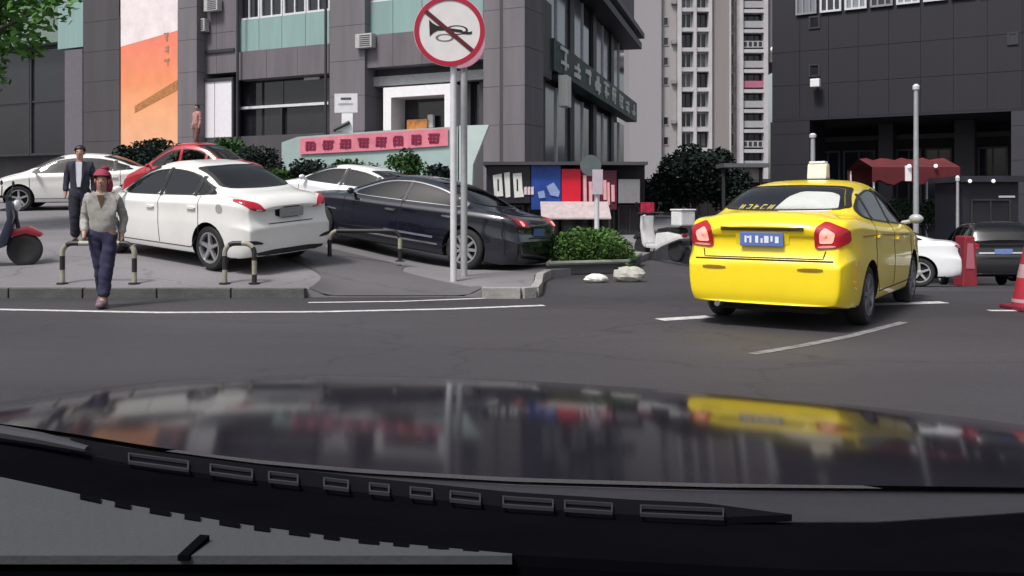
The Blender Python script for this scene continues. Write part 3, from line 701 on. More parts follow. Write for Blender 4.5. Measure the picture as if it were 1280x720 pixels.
class CarShape:
    def __init__(s, spec, sx=1, sz=1):
        s.p = spec; p = spec; Lr = p['L']/4.4; Hr = p['H']/1.46
        s.Lr, s.Hr = Lr, Hr; s.hw = p['W']/2
    def top(s, x): return interp(s.p['top'], x/s.Lr)*s.Hr
    def belt(s, x): return interp(s.p['belt'], x/s.Lr)*s.Hr
    def wid(s, x): return interp(s.p['plan'], x/s.Lr)*s.hw
    def roof(s, x): return interp(s.p['roofw'], x/s.Lr)*s.hw
XREAR = [(.15,.16),(.25,.06),(.33,.015),(.48,0),(.62,.005),(.665,.065),(.8,.085),(.93,.085),(1.0,.10),(1.1,.16)]
XFRONT = [(.15,.12),(.25,.05),(.4,0),(.55,.02),(.65,.07),(.75,.16),(.9,.3)]

def shrink(p, k):
    cx = sum(a for a, _ in p)/len(p); cy = sum(b for _, b in p)/len(p); return [(cx+(a-cx)*k, cy+(b-cy)*k) for a, b in p]
def glass_outlines(S, q):
    Lr, Hr = S.Lr, S.Hr; x0, x1 = q['dlo'][0]*Lr, q['dlo'][1]*Lr
    def pane(a, b):
        n = 14; up = []; lo = []
        for i in range(n+1):
            x = lerp(a, b, i/n); zu = S.top(x)-q.get('dlotop', .125)*Hr; zl = S.belt(x)+.035*Hr
            if zu > zl+.015: up.append((x, zu)); lo.append((x, zl))
        k = len(up)
        if k < 4: return None
        return chaikin([lo[0], lo[k//3], lo[2*k//3], lo[-1]]+up[::-1][::3]+[up[0]], 2, True, .2)
    sides = []
    for a, b in ((q['bp']*Lr+.035, x1), (q['cp']*Lr+.03, q['bp']*Lr-.035), (x0, q['cp']*Lr-.03)):
        if b-a > .12:
            p = pane(a, b)
            if p: sides.append(p)
    def scr(za, zb_, wa, wb):
        m = lambda u: lerp(wa, wb, u); z = lambda u: lerp(za, zb_, u)
        return chaikin([(-wa, za), (0, za-.012), (wa, za), (m(.55), z(.55)), (wb, zb_), (0, zb_+.018), (-wb, zb_), (-m(.55), z(.55))], 2, True, .16)
    ra, rb = q['rwin'][0]*Lr, q['rwin'][1]*Lr; fa, fb = q['wscr'][0]*Lr, q['wscr'][1]*Lr
    return dict(side=sides, dlo=pane(x0, x1), rear=scr(S.top(ra), S.top(rb)-.015, S.roof(ra)*.96, S.roof(rb)*.88), front=scr(S.top(fb)+.02, S.top(fa), S.roof(fb)*.99, S.roof(fa)*.90))

def car_body(name, spec, paint, root):
    S = CarShape(spec); Lr, Hr, hw = S.Lr, S.Hr, S.hw; zb0 = spec['zb']
    xs = [x*Lr for x in (-2.2,-2.17,-2.06,-1.88,-1.66,-1.48,-1.2,-.85,-.45,-.05,.33,.6,.88,1.16,1.4,1.65,1.88,2.05,2.16,2.2)]
    ns = len(xs); secs = []
    for i, x in enumerate(xs):
        zb = zb0+.06*max(0, abs(x)/(2.2*Lr)-.8)/.2; zs = S.belt(x); zt = S.top(x); wv = S.wid(x); wt = min(S.roof(x), wv*.93)
        if zt-zs < .12*Hr: wt = wv*.72
        tumble = min(zt-.05*Hr, zs+(zt-zs)*.82)
        hz = lambda f: zb+(zs-zb)*f
        tk = max(0, 1-(x-xs[0])/(.5*Lr))*.03
        pts = [(0, zb), (.75*wv, zb), (.93*wv, zb+.015), (.972*wv, hz(.12)), (.992*wv, hz(.32)), (1.0*wv, hz(.55)), ((.995-tk)*wv, hz(.63)), ((.985-tk)*wv, hz(.76)), ((.990-tk)*wv, hz(.90)), (.958*wv, hz(.975)), (.915*wv, zs+.014),
               (lerp(.925*wv, wt, .55), lerp(zs, tumble, .55)), (wt, tumble), (wt*.80, zt-.018*Hr), (wt*.42, zt-.003), (0, zt)]
        e0 = max(0, 1-(x-xs[0])/(.30*Lr)); e1 = max(0, 1-(xs[-1]-x)/(.36*Lr))
        sec = []
        for (y, z) in pts:
            xx = x
            if e0 > 0: xx += e0*(interp(spec.get('xrear', XREAR), z/Hr)+spec.get('tailround', .15)*abs(y/hw)**4)
            if e1 > 0: xx -= e1*(interp(XFRONT, z/Hr)+.30*abs(y/hw)**3)
            sec.append((xx, y, z))
        secs.append(sec)
    m = len(secs[0]); V = []; Fc = []; idx = {}
    for i, sec in enumerate(secs):
        for j, (x, y, z) in enumerate(sec):
            idx[i, j, 1] = len(V); V.append((x, y, z))
            if j in (0, m-1): idx[i, j, -1] = idx[i, j, 1]
            else: idx[i, j, -1] = len(V); V.append((x, -y, z))
    for sgn in (1, -1):
        for i in range(ns-1):
            for j in range(m-1):
                q = (idx[i,j,sgn], idx[i+1,j,sgn], idx[i+1,j+1,sgn], idx[i,j+1,sgn]); Fc.append(q if sgn < 0 else q[::-1])
    for i, fl in ((0, 1), (ns-1, -1)):
        for j in range(m-1):
            q = []
            for a in (idx[i,j,1], idx[i,j+1,1], idx[i,j+1,-1], idx[i,j,-1]):
                if a not in q: q.append(a)
            Fc.append(tuple(q if fl > 0 else q[::-1]))
    me = bpy.data.meshes.new(name+'_cage'); me.from_pydata(V, [], Fc)
    bm = bmesh.new(); bm.from_mesh(me); bmesh.ops.recalc_face_normals(bm, faces=bm.faces)
    bm.verts.ensure_lookup_table(); cl = bm.edges.layers.float.get('crease_edge') or bm.edges.layers.float.new('crease_edge')
    def cz(a, b, v):
        e = bm.edges.get((bm.verts[a], bm.verts[b]))
        if e: e[cl] = max(e[cl], v)
    for s_ in (1, -1):
        for i in range(ns-1):
            k = 1 if i < 4 else .25
            cz(idx[i,5,s_], idx[i+1,5,s_], .75*k if i < 4 else .12); cz(idx[i,8,s_], idx[i+1,8,s_], .45)
            cz(idx[i,2,s_], idx[i+1,2,s_], .5); cz(idx[i,10,s_], idx[i+1,10,s_], .25 if 4 < i < 13 else .1)
        for j in range(10, m-1): cz(idx[0,j,s_], idx[0,j+1,s_], .7)
    for j, v in ((5,.85),(6,.6),(2,.6)): cz(idx[0,j,1], idx[0,j,-1], v)
    for j, v in ((5,.5),(2,.5)): cz(idx[ns-1,j,1], idx[ns-1,j,-1], v)
    bm.to_mesh(me); bm.free()
    tmp = bpy.data.objects.new('tmp', me); C.objects.link(tmp)
    md = tmp.modifiers.new('s', 'SUBSURF'); md.levels = md.render_levels = spec.get('sub', 2)
    cut = MB(); rr = spec['r']*1.16
    for ax in (spec['xf'], spec['xr']):
        for sg in (1, -1):
            y0, y1 = sorted((sg*(hw-.27), sg*(hw+.2)))
            cut.lathe([(rr, y0), (rr, y1)], 32, (ax, 0, spec['r']), 'y')
    ch = lambda x, y, z: (x*Lr, y*hw, z)
    zr_ = spec['H']-.085; zf = .52
    cx0, cx1, tx0, tx1 = spec.get('cabin', (-1.15, .92, -.70, .38))
    cut.hexa([ch(cx0,-.80,zf),ch(cx1,-.80,zf),ch(cx0,.80,zf),ch(cx1,.80,zf),ch(tx0,-.57,zr_),ch(tx1,-.57,zr_),ch(tx0,.57,zr_),ch(tx1,.57,zr_)])
    W_ = glass_outlines(S, spec)
    for pl in W_['side']:
        for sg in (1, -1): cut.prism(shrink(pl, .95), *sorted((sg*.35, sg*1.4)), 'y')
    cut.prism(shrink(W_['rear'], .95), -3.2, tx0*Lr-.02, 'x'); cut.prism(shrink(W_['front'], .95), tx1*Lr+.02, 3.2, 'x')
    cm = bpy.data.meshes.new('cut'); cm.materials.append(paint); cm.materials.append(M_well); cm.from_pydata([tuple(v) for v in cut.v], [], cut.f)
    bm = bmesh.new(); bm.from_mesh(cm); bmesh.ops.recalc_face_normals(bm, faces=bm.faces)
    for f in bm.faces: f.material_index = 1
    bm.to_mesh(cm); bm.free()
    co = bpy.data.objects.new('cut', cm); C.objects.link(co)
    dg = bpy.context.evaluated_depsgraph_get(); solid = tmp.evaluated_get(dg).to_mesh()
    bm = bmesh.new(); bm.from_mesh(solid); S.bvh = BVHTree.FromBMesh(bm); bm.free(); tmp.evaluated_get(dg).to_mesh_clear()
    b = tmp.modifiers.new('b', 'BOOLEAN'); b.operation = 'DIFFERENCE'; b.object = co; b.solver = 'EXACT'; b.use_self = True
    me.materials.append(paint); me.materials.append(M_well)
    dg = bpy.context.evaluated_depsgraph_get(); out = bpy.data.meshes.new_from_object(tmp.evaluated_get(dg), depsgraph=dg)
    bpy.data.objects.remove(tmp); bpy.data.objects.remove(co)
    out.name = name; mi = [f.material_index for f in out.polygons]; out.materials.clear(); out.materials.append(paint); out.materials.append(M_well)
    for f, i_ in zip(out.polygons, mi):
        f.material_index = min(i_, 1)
        if f.center.z < zb0+.035: f.material_index = 1
    shade(out, 38)
    o = bpy.data.objects.new('body', out); link(o, root)
    return S, o

DIRS = {'rear': (Vector((1,0,0)), lambda a, b: Vector((-6, a, b))), 'front': (Vector((-1,0,0)), lambda a, b: Vector((6, a, b))),
        'left': (Vector((0,-1,0)), lambda a, b: Vector((a, 6, b))), 'right': (Vector((0,1,0)), lambda a, b: Vector((a, -6, b))),
        'top': (Vector((0,0,-1)), lambda a, b: Vector((a, b, 6)))}
def patch(name, S, side, poly, m, parent, off=.005, rnd_=2, rings=(1,.94,.82,.66,.48,.3,.14), thick=.012, inner=None, t=.25):
    """a pane, lens or plate that follows the bodywork: the outline is laid on the body surface and given thickness"""
    P = chaikin(poly, rnd_, True, t) if rnd_ else list(poly)
    if inner: rings = (1, (1+inner)/2, inner)
    Q = []
    for a, b in zip(P, P[1:]+P[:1]):
        k = max(1, int(math.hypot(b[0]-a[0], b[1]-a[1])/.07)); Q += [(lerp(a[0], b[0], t/k), lerp(a[1], b[1], t/k)) for t in range(k)]
    P = Q; cx = sum(p[0] for p in P)/len(P); cy = sum(p[1] for p in P)/len(P); d, o = DIRS[side]; mb = MB(); n = len(P); last = None
    def hit(a, b, of):
        h, nn, _, _ = S.bvh.ray_cast(o(a, b), d)
        if h is None: return None
        if nn.dot(d) > 0: nn = -nn
        return h+nn*of
    def H(a, b, of):
        t = 0
        while t < 12:
            h = hit(lerp(a, cx, t*.03), lerp(b, cy, t*.03), of)
            if h is not None: return h
            t += 1
        return None
    R_ = []
    for k in rings: R_.append([H(cx+(p[0]-cx)*k, cy+(p[1]-cy)*k, off) for p in P])
    R_.insert(0, [H(cx+(p[0]-cx)*1.0, cy+(p[1]-cy)*1.0, off-thick) for p in P])
    c = H(cx, cy, off)
    if c is None or any(v is None for r in R_ for v in r): return None
    for r in R_: mb.v += r
    K = len(R_)
    if not inner: mb.v.append(c)
    for k in range(K-1): mb.f += [(k*n+i, k*n+(i+1) % n, (k+1)*n+(i+1) % n, (k+1)*n+i) for i in range(n)]
    if not inner: mb.f += [((K-1)*n+i, (K-1)*n+(i+1) % n, K*n) for i in range(n)]
    ob = obj(name, mb, m, parent); shade(ob.data, 60); return ob
def ribbon(name, S, side, pts, wd, m, parent, off=.003, step=.05):
    """a narrow strip along the bodywork (trim, panel gap)"""
    d, o = DIRS[side]; Q = []
    for a, b in zip(pts, pts[1:]):
        k = max(1, int(math.hypot(b[0]-a[0], b[1]-a[1])/step)); Q += [(lerp(a[0], b[0], t/k), lerp(a[1], b[1], t/k)) for t in range(k)]
    Q.append(pts[-1]); mb = MB()
    for i, q in enumerate(Q):
        a, b = Q[max(0, i-1)], Q[min(len(Q)-1, i+1)]; l = math.hypot(b[0]-a[0], b[1]-a[1]) or 1; nx, ny = -(b[1]-a[1])/l*wd/2, (b[0]-a[0])/l*wd/2
        r = []
        for sx, of in ((1,-.004),(1,off),(-1,off),(-1,-.004)):
            h, nn, _, _ = S.bvh.ray_cast(o(q[0]+nx*sx, q[1]+ny*sx), d)
            if h is None: r = None; break
            if nn.dot(d) > 0: nn = -nn
            r.append(h+nn*of)
        if r: mb.v += r
    for i in range(len(mb.v)//4-1): mb.f += [(4*i+k, 4*i+k+1, 4*i+5+k, 4*i+4+k) for k in range(3)]
    return obj(name, mb, m, parent)

def wheel(root, x, y, r, rim_m, spokes, wd=.2):
    s = 1 if y > 0 else -1
    t = MB(); hwid = wd/2
    t.lathe([(r*.66,-hwid*.9),(r*.72,-hwid),(r*.90,-hwid),(r*.975,-hwid*.78),(r,-hwid*.5),(r,hwid*.5),(r*.975,hwid*.78),(r*.90,hwid),(r*.72,hwid),(r*.66,hwid*.9)], 36, ax='y', cap=False)
    o = obj('wheel', t, M_rub, root, smooth=True); o.location = (x, y-s*hwid, r)
    m = MB(); yo = s*hwid
    m.lathe([(r*.66, yo*.95),(r*.70, yo*.99),(r*.70, yo*1.02),(r*.64, yo*1.02),(r*.60, yo*.55),(r*.60, yo*.4)], 32, ax='y', cap=False)
    for k in range(spokes):
        a = 2*math.pi*k/spokes+.3; ca, sa = math.cos(a), math.sin(a); w0, w1 = r*.10, r*.075
        def P(rad, lat, yy): return (rad*ca-lat*sa, yy, rad*sa+lat*ca)
        m.hexa([P(.05*r, -w0, yo*.5), P(.05*r, w0, yo*.5), P(.64*r, -w1, yo*.6), P(.64*r, w1, yo*.6), P(.05*r, -w0*.8, yo*.92), P(.05*r, w0*.8, yo*.92), P(.64*r, -w1*.8, yo*.98), P(.64*r, w1*.8, yo*.98)])
    m.lathe([(r*.17, yo*.5),(r*.17, yo*.96),(r*.1, yo*1.0)], 16, ax='y')
    obj('rim', m, rim_m, o, smooth=True)
    b = MB(); b.lathe([(r*.62, yo*.36),(r*.62, yo*.4)], 24, ax='y'); obj('brake_disc', b, M_well, o)
    return o

def sedan(name, label, spec, paint, rim_m, group=None, spokes=5, glass=None, chrome=False, pillar=None, mirrors=True, tail=None, gaps=True, plate=None, body_handles=None, mirror_m=None):
    root = thing(name, label, 'taxi' if name == 'taxi' else 'car', group=group)
    S, body = car_body(name, spec, paint, root); Lr, Hr, hw = S.Lr, S.Hr, S.hw; g = glass or M_glass; q = spec
    W_ = glass_outlines(S, q)
    for side in ('left', 'right'):
        if W_['dlo']: patch('window_trim', S, side, shrink(W_['dlo'], 1.05), M_chrome if chrome else (pillar or M_black), root, .010, 0, inner=.93)
        for pl in W_['side']: patch('side_window', S, side, pl, g, root, .007, 0, thick=.003)
        for xp in (q['bp']*Lr, q['cp']*Lr):
            ribbon('window_pillar', S, side, [(xp, S.belt(xp)+.02), (xp-.02, S.top(xp)-.11*Hr)], .075, pillar or M_black, root, .011)
        if gaps:
            ds = [d*Lr for d in q['doors']]
            for d in ds: ribbon('door_gap', S, side, [(d, S.belt(d)+.02), (d-.01, q['zb']+.14)], .012, M_seam, root)
            ribbon('door_gap', S, side, [(ds[0], q['zb']+.12), (ds[-1]+.2*Lr, q['zb']+.12), (ds[-1]+.04, q['zb']+.3)], .012, M_seam, root)
        for d in (q['bp']*Lr+.20, q['cp']*Lr+.02):
            z = S.belt(d)-.14*Hr
            patch('door_handle', S, side, [(d-.1, z-.018), (d+.1, z-.018), (d+.1, z+.018), (d-.1, z+.018)], body_handles or (M_chrome if chrome else paint), root, .03, 1, thick=.035)
        if mirrors:
            sg = 1 if side == 'left' else -1; xm = (q['dlo'][1]-.18)*Lr; zm = S.belt(xm)+.07
            mb = MB(); ym = sg*(S.wid(xm)*.93)
            mb.tube([(xm, ym-sg*.03, zm-.03), (xm, ym+sg*.07, zm-.01)], .025, 8)
            mb.ball((xm, ym+sg*.13, zm+.02), (.055, .085, .06), 12, 8); obj('wing_mirror', mb, mirror_m or paint, root, smooth=True)
    # rear window and windscreen, seats and wheel behind them
    patch('rear_window', S, 'rear', W_['rear'], g, root, .006, 0, thick=.003); patch('window_trim', S, 'rear', shrink(W_['rear'], 1.03), M_black, root, .009, 0, inner=.93)
    patch('windscreen', S, 'front', W_['front'], g, root, .006, 0, thick=.003); patch('window_trim', S, 'front', shrink(W_['front'], 1.03), M_black, root, .009, 0, inner=.94)
    for sg in (1, -1):
        b = MB(); b.prism([(-.35,.53),(.15,.53),(.18,.66),(-.22,.68),(-.42,1.12*Hr),(-.52,1.10*Hr)], sg*.36-.22, sg*.36+.22); b.prism([(-.50,1.13*Hr),(-.42,1.14*Hr),(-.44,1.30*Hr),(-.52,1.29*Hr)], sg*.36-.12, sg*.36+.12); obj('seat', b, M_seat, root, bevel=.03)
    b = MB(); b.prism([(-1.08*Lr,.53),(-.75*Lr,.53),(-.72*Lr,.66),(-.86*Lr,.70),(-.98*Lr,1.02*Hr),(-1.08*Lr,1.0*Hr)], -.60, .60); obj('rear_seat', b, M_seat, root, bevel=.03)
    b = MB(); b.prism([(.62*Lr,.56),(.90*Lr,.56),(.90*Lr,.96*Hr),(.70*Lr,.97*Hr)], -.62, .62); obj('dashboard', b, M_black, root, bevel=.02)
    b = MB(); n_ = 20; b.tube([(.42*Lr+.06*math.sin(a_*2*math.pi/n_), .36+.18*math.cos(a_*2*math.pi/n_), .98*Hr+.17*math.sin(a_*2*math.pi/n_)) for a_ in range(n_+1)], .016, 8); obj('steering_wheel', b, M_black, root)
    # lamps and plate
    for sg in (1, -1):
        t = tail or [(.52,.80),(.80,.83),(.80,.96),(.70,.99),(.50,.90)]
        patch('taillight', S, 'rear', [(sg*a*hw, z*Hr) for a, z in t], M_red, root, .012, 2, t=.14)
        patch('headlight', S, 'front', [(sg*a*hw, z*Hr) for a, z in [(.45,.60),(.80,.62),(.82,.74),(.50,.69)]], M_clear, root, .01, 1)
    patch('grille', S, 'front', [(-.3, .5*Hr), (.3, .5*Hr), (.34, .64*Hr), (-.34, .64*Hr)], M_black, root, .008, 1)
    pz = plate or .80*Hr
    pb = patch('plate_recess', S, 'rear', [(-.27, pz-.085), (.27, pz-.085), (.27, pz+.085), (-.27, pz+.085)], q.get('recess', M_black), root, .004, 1)
    xq = min(S.bvh.ray_cast(Vector((-6, yq, zq)), Vector((1,0,0)))[0].x for yq in (-.2, 0, .2) for zq in (pz-.06, pz+.06)); lp = MB(); lp.box(xq-.016, xq+.01, -.22, .22, pz-.07, pz+.07)
    obj('licence_plate', lp, mat('blue_plate', (.10,.16,.42), .4, var=.05) if name == 'taxi' else (q.get('plate_m') or mat('pale_plate', (.12,.2,.42), .4)), root, bevel=.006)
    if gaps:
        lw = hw*.78
        ribbon('boot_gap', S, 'rear', [(-lw*.62, .66*Hr), (lw*.62, .66*Hr)], .012, M_seam, root)
        ribbon('bumper_gap', S, 'rear', [(-lw, .645*Hr), (lw, .645*Hr)], .010, M_seam, root) if False else None
    for ax in (q['xf'], q['xr']):
        for sg in (1, -1): wheel(root, ax, sg*(hw-.035), q['r'], rim_m, spokes)
    return root, S
def var(**k):
    d = dict(SEDAN); d.update(k); return d

def put_car(root, X, Y, heading, hfun, scale=1.0, wb=2.5):
    """stand a car on the terrain: heading is the angle of its nose from +X, pitch and roll follow the ground"""
    c, s = math.cos(heading), math.sin(heading); h = lambda a, b: hfun(X+a*c-b*s, Y+a*s+b*c)
    zf, zr = (h(1.25,.7)+h(1.25,-.7))/2, (h(-1.25,.7)+h(-1.25,-.7))/2; zl, zz = (h(1.25,.7)+h(-1.25,.7))/2, (h(1.25,-.7)+h(-1.25,-.7))/2
    pit = math.atan2(zf-zr, 2.5); rol = math.atan2(zl-zz, 1.4)
    root.matrix_local = Matrix.Translation((X, Y, (zf+zr)/2)) @ Matrix.Rotation(heading, 4, 'Z') @ Matrix.Rotation(-pit, 4, 'Y') @ Matrix.Rotation(rol, 4, 'X') @ Matrix.Scale(scale, 4)

P_yellow = mat('yellow_taxi_paint', (.92,.70,.010), .30, var=.05, scale=2, coat=.7)
P_white = mat('white_car_paint', (.76,.76,.73), .28, var=.05, scale=2, coat=.8)
P_white2 = mat('white_car_paint_cool', (.75,.76,.78), .28, var=.05, scale=2, coat=.8)
P_silver = mat('silver_car_paint', (.50,.52,.50), .28, .5, var=.08, scale=2, coat=.8)
P_dark = mat('blue_black_car_paint', (.009,.010,.020), .22, .2, var=.1, scale=2, coat=1.0)
P_redcar = mat('red_car_paint', (.42,.012,.022), .25, var=.08, scale=2, coat=.8)
P_blackcar = mat('black_car_paint', (.008,.008,.010), .25, var=.1, scale=2, coat=.8)

# ---- the yellow taxi
TAXI = var(L=4.49, W=1.74, H=1.545, r=.315, xf=1.28, xr=-1.22, zb=.20,
  top=[(-2.2,.98),(-2.14,1.075),(-2.0,1.11),(-1.75,1.125),(-1.5,1.135),(-1.2,1.28),(-.85,1.40),(-.45,1.452),(0,1.46),(.35,1.43),(.6,1.36),(.9,1.22),(1.2,1.06),(1.45,.97),(1.75,.90),(2.0,.80),(2.14,.70),(2.2,.60)],
  belt=[(-2.2,.86),(-2.14,.98),(-2.0,1.03),(-1.75,1.05),(-1.5,1.045),(-1.2,1.02),(-.45,.975),(.35,.94),(.9,.925),(1.2,.91),(1.45,.87),(1.75,.80),(2.0,.71),(2.14,.62),(2.2,.54)],
  roofw=[(-2.2,.74),(-1.75,.80),(-1.5,.80),(-1.2,.745),(-.6,.69),(.3,.69),(.6,.70),(1.2,.78),(1.75,.74),(2.2,.60)],
  xrear=[(.15,.14),(.25,.05),(.33,.01),(.5,0),(.63,.005),(.68,.075),(.8,.085),(.95,.075),(1.03,.075),(1.1,.12)],
  rwin=(-1.50,-.92), recess=P_yellow, tailround=.10, sub=3, doors=[1.05,.0,-.95], cp=-.86, dlo=(-1.22,1.10))
taxi, TS = sedan('taxi', 'yellow taxi saloon turning away with its brake lamps lit and a roof lamp', TAXI, P_yellow, M_hub, spokes=7,
     tail=[(.59,.765),(.84,.785),(.935,.84),(.93,.955),(.70,1.03),(.60,.965)], plate=.905, glass=glass_mat('taxi_glass', (.78,.80,.78), 2.1), mirror_m=M_silverm)
for sg in (1, -1):
    patch('brake_lamp', TS, 'rear', [(sg*a*.87, z*1.058) for a, z in [(.645,.825),(.79,.83),(.81,.915),(.70,.965),(.655,.925)]], M_lit, taxi, .018, 2, t=.12)
    patch('reverse_lamp', TS, 'rear', [(sg*a*.87, z*1.058) for a, z in [(.63,.78),(.82,.79),(.82,.81),(.63,.803)]], M_amber, taxi, .018, 1)
    patch('bumper_reflector', TS, 'rear', [(sg*a*.87, z) for a, z in [(.42,.60),(.70,.60),(.70,.635),(.42,.63)]], mat('reflector_olive', (.25,.15,.01), .3), taxi, .008, 1)
ribbon('boot_lid_edge', TS, 'rear', [(-.42, 1.01), (.42, 1.01)], .030, mat('boot_edge_shade', (.05,.032,.003), .7), taxi, .012)  # darkened yellow strip: shade along the lid edge put in as colour
ribbon('boot_gap', TS, 'rear', [(-.62, .80), (-.60,.72),(.60,.72),(.62,.80)], .010, M_seam, taxi)
ribbon('bumper_fold', TS, 'rear', [(-.70, .70), (.70, .70)], .016, M_seam, taxi, .002)
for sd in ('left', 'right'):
    ribbon('side_crease', TS, sd, [(-1.55,.93),(-.8,.925),(.9,.88)], .018, mat('crease_shade_yellow', (.40,.24,.004), .5), taxi, .004)  # darker yellow strip paints the shade of the body crease
# plate marks, window lettering and the roof lamp
pm = MB(); M_pw = mat('plate_white', (.75,.78,.85), .5)
def on_rear(S, y, z, of):
    h, nn, _, _ = S.bvh.ray_cast(Vector((-6, y, z)), Vector((1,0,0))); return h.x-of
for i, (a, b_, c_, d_) in enumerate([(-.17,-.15,-.035,.035),(-.12,-.10,-.035,.035),(-.145,-.125,.01,.03),(-.06,-.03,-.035,.035),(-.005,.015,-.035,.01),(.03,.075,-.035,.035),(.095,.115,-.02,.035),(.14,.175,-.035,.03)]):
    x = [o for o in taxi.children if o.name.startswith('licence_plate')][0].data.vertices; x = min(v.co.x for v in x)-.004; pm.box(x, x+.01, -b_, -a, .905+c_, .905+d_)
obj('plate_characters', pm, M_pw, [o for o in taxi.children if o.name.startswith('licence_plate')][0])
rw = [o for o in taxi.children if o.name.startswith('rear_window')][0]
lt = MB(); sp_ = patch('sun_shade', TS, 'rear', [(.06,1.185),(-.585,1.185),(-.53,1.35),(-.42,1.385),(-.12,1.395),(.0,1.33)], mat('sky_reflection_white', (.92,.92,.93), .35, var=.06), taxi, .0025, 2, thick=.004, t=.15)  # added pale patch under the glass, painting the sky's bright reflection
yy = .44
for i in range(5):
    for (du, dz, du2, dz2) in random.Random(i+40).sample([(0,0,.01,.065),(0,0,.05,.012),(0,.055,.05,.068),(.042,0,.054,.065),(.02,.0,.03,.06),(0,.028,.05,.04)], 3):
        y0, y1, z0, z1 = yy-du*.85, yy-du2*.85, 1.205+dz*.7, 1.205+dz2*.7
        p = [Vector((on_rear(TS, y, z, .034), y, z)) for y, z in ((y0,z0),(y1,z0),(y1,z1),(y0,z1))]
        lt.add(p+[v+Vector((.012,0,0)) for v in p], [(0,1,2,3),(4,7,6,5),(0,4,5,1),(1,5,6,2),(2,6,7,3),(3,7,4,0)])
    yy -= .082
obj('window_lettering', lt, mat('yellow_film', (.62,.52,.16), .6), rw)
rl = MB(); zr = TS.top(-.1)-.005
rl.prism([(-.10, zr), (.10, zr), (.075, zr+.20), (-.06, zr+.20)], -.115, .115, 'y')
lampo = obj('roof_lamp', rl, mat('roof_lamp_shell', (.72,.68,.60), .35, var=.08), taxi, bevel=.025)
rl = MB(); rl.box(-.07, .075, -.095, .095, zr+.196, zr+.225); obj('lamp_cap', rl, mat('lamp_cap_pale', (.70,.74,.78), .3), lampo, bevel=.01)
rl = MB(); rl.box(-.13, .13, -.15, .15, zr-.01, zr+.015); obj('lamp_base', rl, M_black, lampo)
ex = MB(); ex.tube([(-2.2, .45, .24), (-1.9, .45, .25)], .03, 10); obj('exhaust_pipe', ex, M_hub, taxi)
ex = MB(); ex.box(-2.02, -.9, -.6, .6, .17, .26); obj('underbody', ex, M_well, taxi, bevel=.03)
put_car(taxi, 3.68, 11.05, R(57), lambda x, y: GR(x, y)*.45)
# ---- the cars on the forecourt
A = var(L=4.35, W=1.74, H=1.57, r=.33, xf=1.33, xr=-1.22, sub=3, plate_m=mat('grey_plate', (.26,.27,.27), .5, var=.2, scale=20))
wcar, WS = sedan('parked_car', 'white saloon nearest the hoop barriers, red tail lamps and alloy wheels', A, P_white, M_alloy, 'cars parked on the forecourt', glass=M_glass2,
   tail=[(.50,.82),(.80,.86),(.93,.97),(.90,1.0),(.66,.95)], plate=.86)
for sg in (1, -1):
    patch('rear_reflector', WS, 'rear', [(sg*.50,.42),(sg*.78,.44),(sg*.80,.50),(sg*.62,.48)], M_black, wcar, .006, 1)
patch('rear_skirt', WS, 'rear', [(-.6,.24),(.6,.24),(.66,.33),(-.66,.33)], M_black, wcar, .005, 1)
patch('fuel_flap', WS, 'left', [(-1.56,.86),(-1.42,.86),(-1.42,.99),(-1.56,.99)], mat('flap_grey', (.33,.33,.31), .4), wcar, .004, 2)
put_car(wcar, -4.98, 14.95, R(180-35), GP)

B = var(sub=3, L=5.08, W=1.88, H=1.49, r=.355, xf=1.62, xr=-1.46, zb=.17,
  top=[(-2.2,.88),(-2.14,.97),(-2.0,1.01),(-1.75,1.04),(-1.5,1.075),(-1.2,1.21),(-.85,1.36),(-.45,1.44),(-.1,1.46),(.2,1.43),(.45,1.345),(.75,1.18),(1.05,1.0),(1.4,.96),(1.75,.90),(2.0,.82),(2.14,.74),(2.2,.62)], wscr=(.42,1.0), dlo=(-1.32,.95), bp=-.12, cp=-.95, doors=[.92,-.12,-1.08])
bcar, BS = sedan('parked_car', 'long blue-black saloon behind the two sign posts with chrome window trim', B, P_dark, M_alloy, 'cars parked on the forecourt', spokes=9, chrome=True, glass=glass_mat('olive_tint_glass', (.36,.36,.30), 2.0),
   tail=[(.55,.84),(.84,.86),(.88,.96),(.84,.99),(.55,.95)], plate=.78)
for sg in (1, -1):
    patch('brake_lamp', BS, 'rear', [(sg*.62,.88),(sg*.72,.88),(sg*.72,.95),(sg*.62,.95)], M_lit, bcar, .016, 1)
for sd in ('left', 'right'):
    ribbon('sill_trim', BS, sd, [(-.95,.36),(1.1,.34)], .03, M_chrome, bcar, .006)
    ribbon('door_moulding', BS, sd, [(-.85,.47),(.15,.46)], .035, mat('grey_moulding', (.16,.16,.2), .3), bcar, .008)
    patch('fender_vent', BS, sd, [(1.20,.66),(1.42,.67),(1.42,.69),(1.20,.68)], M_chrome, bcar, .008, 1)
put_car(bcar, -1.80, 17.0, R(180-25), GP)

Cc = var(L=4.5, W=1.76, H=1.46, r=.32)
scar, SS = sedan('parked_car', 'white saloon half hidden behind the blue-black saloon, in front of the banner', Cc, P_white2, M_alloy, 'cars parked on the forecourt', glass=M_glass2)
put_car(scar, -3.55, 21.0, R(180-28), GP)

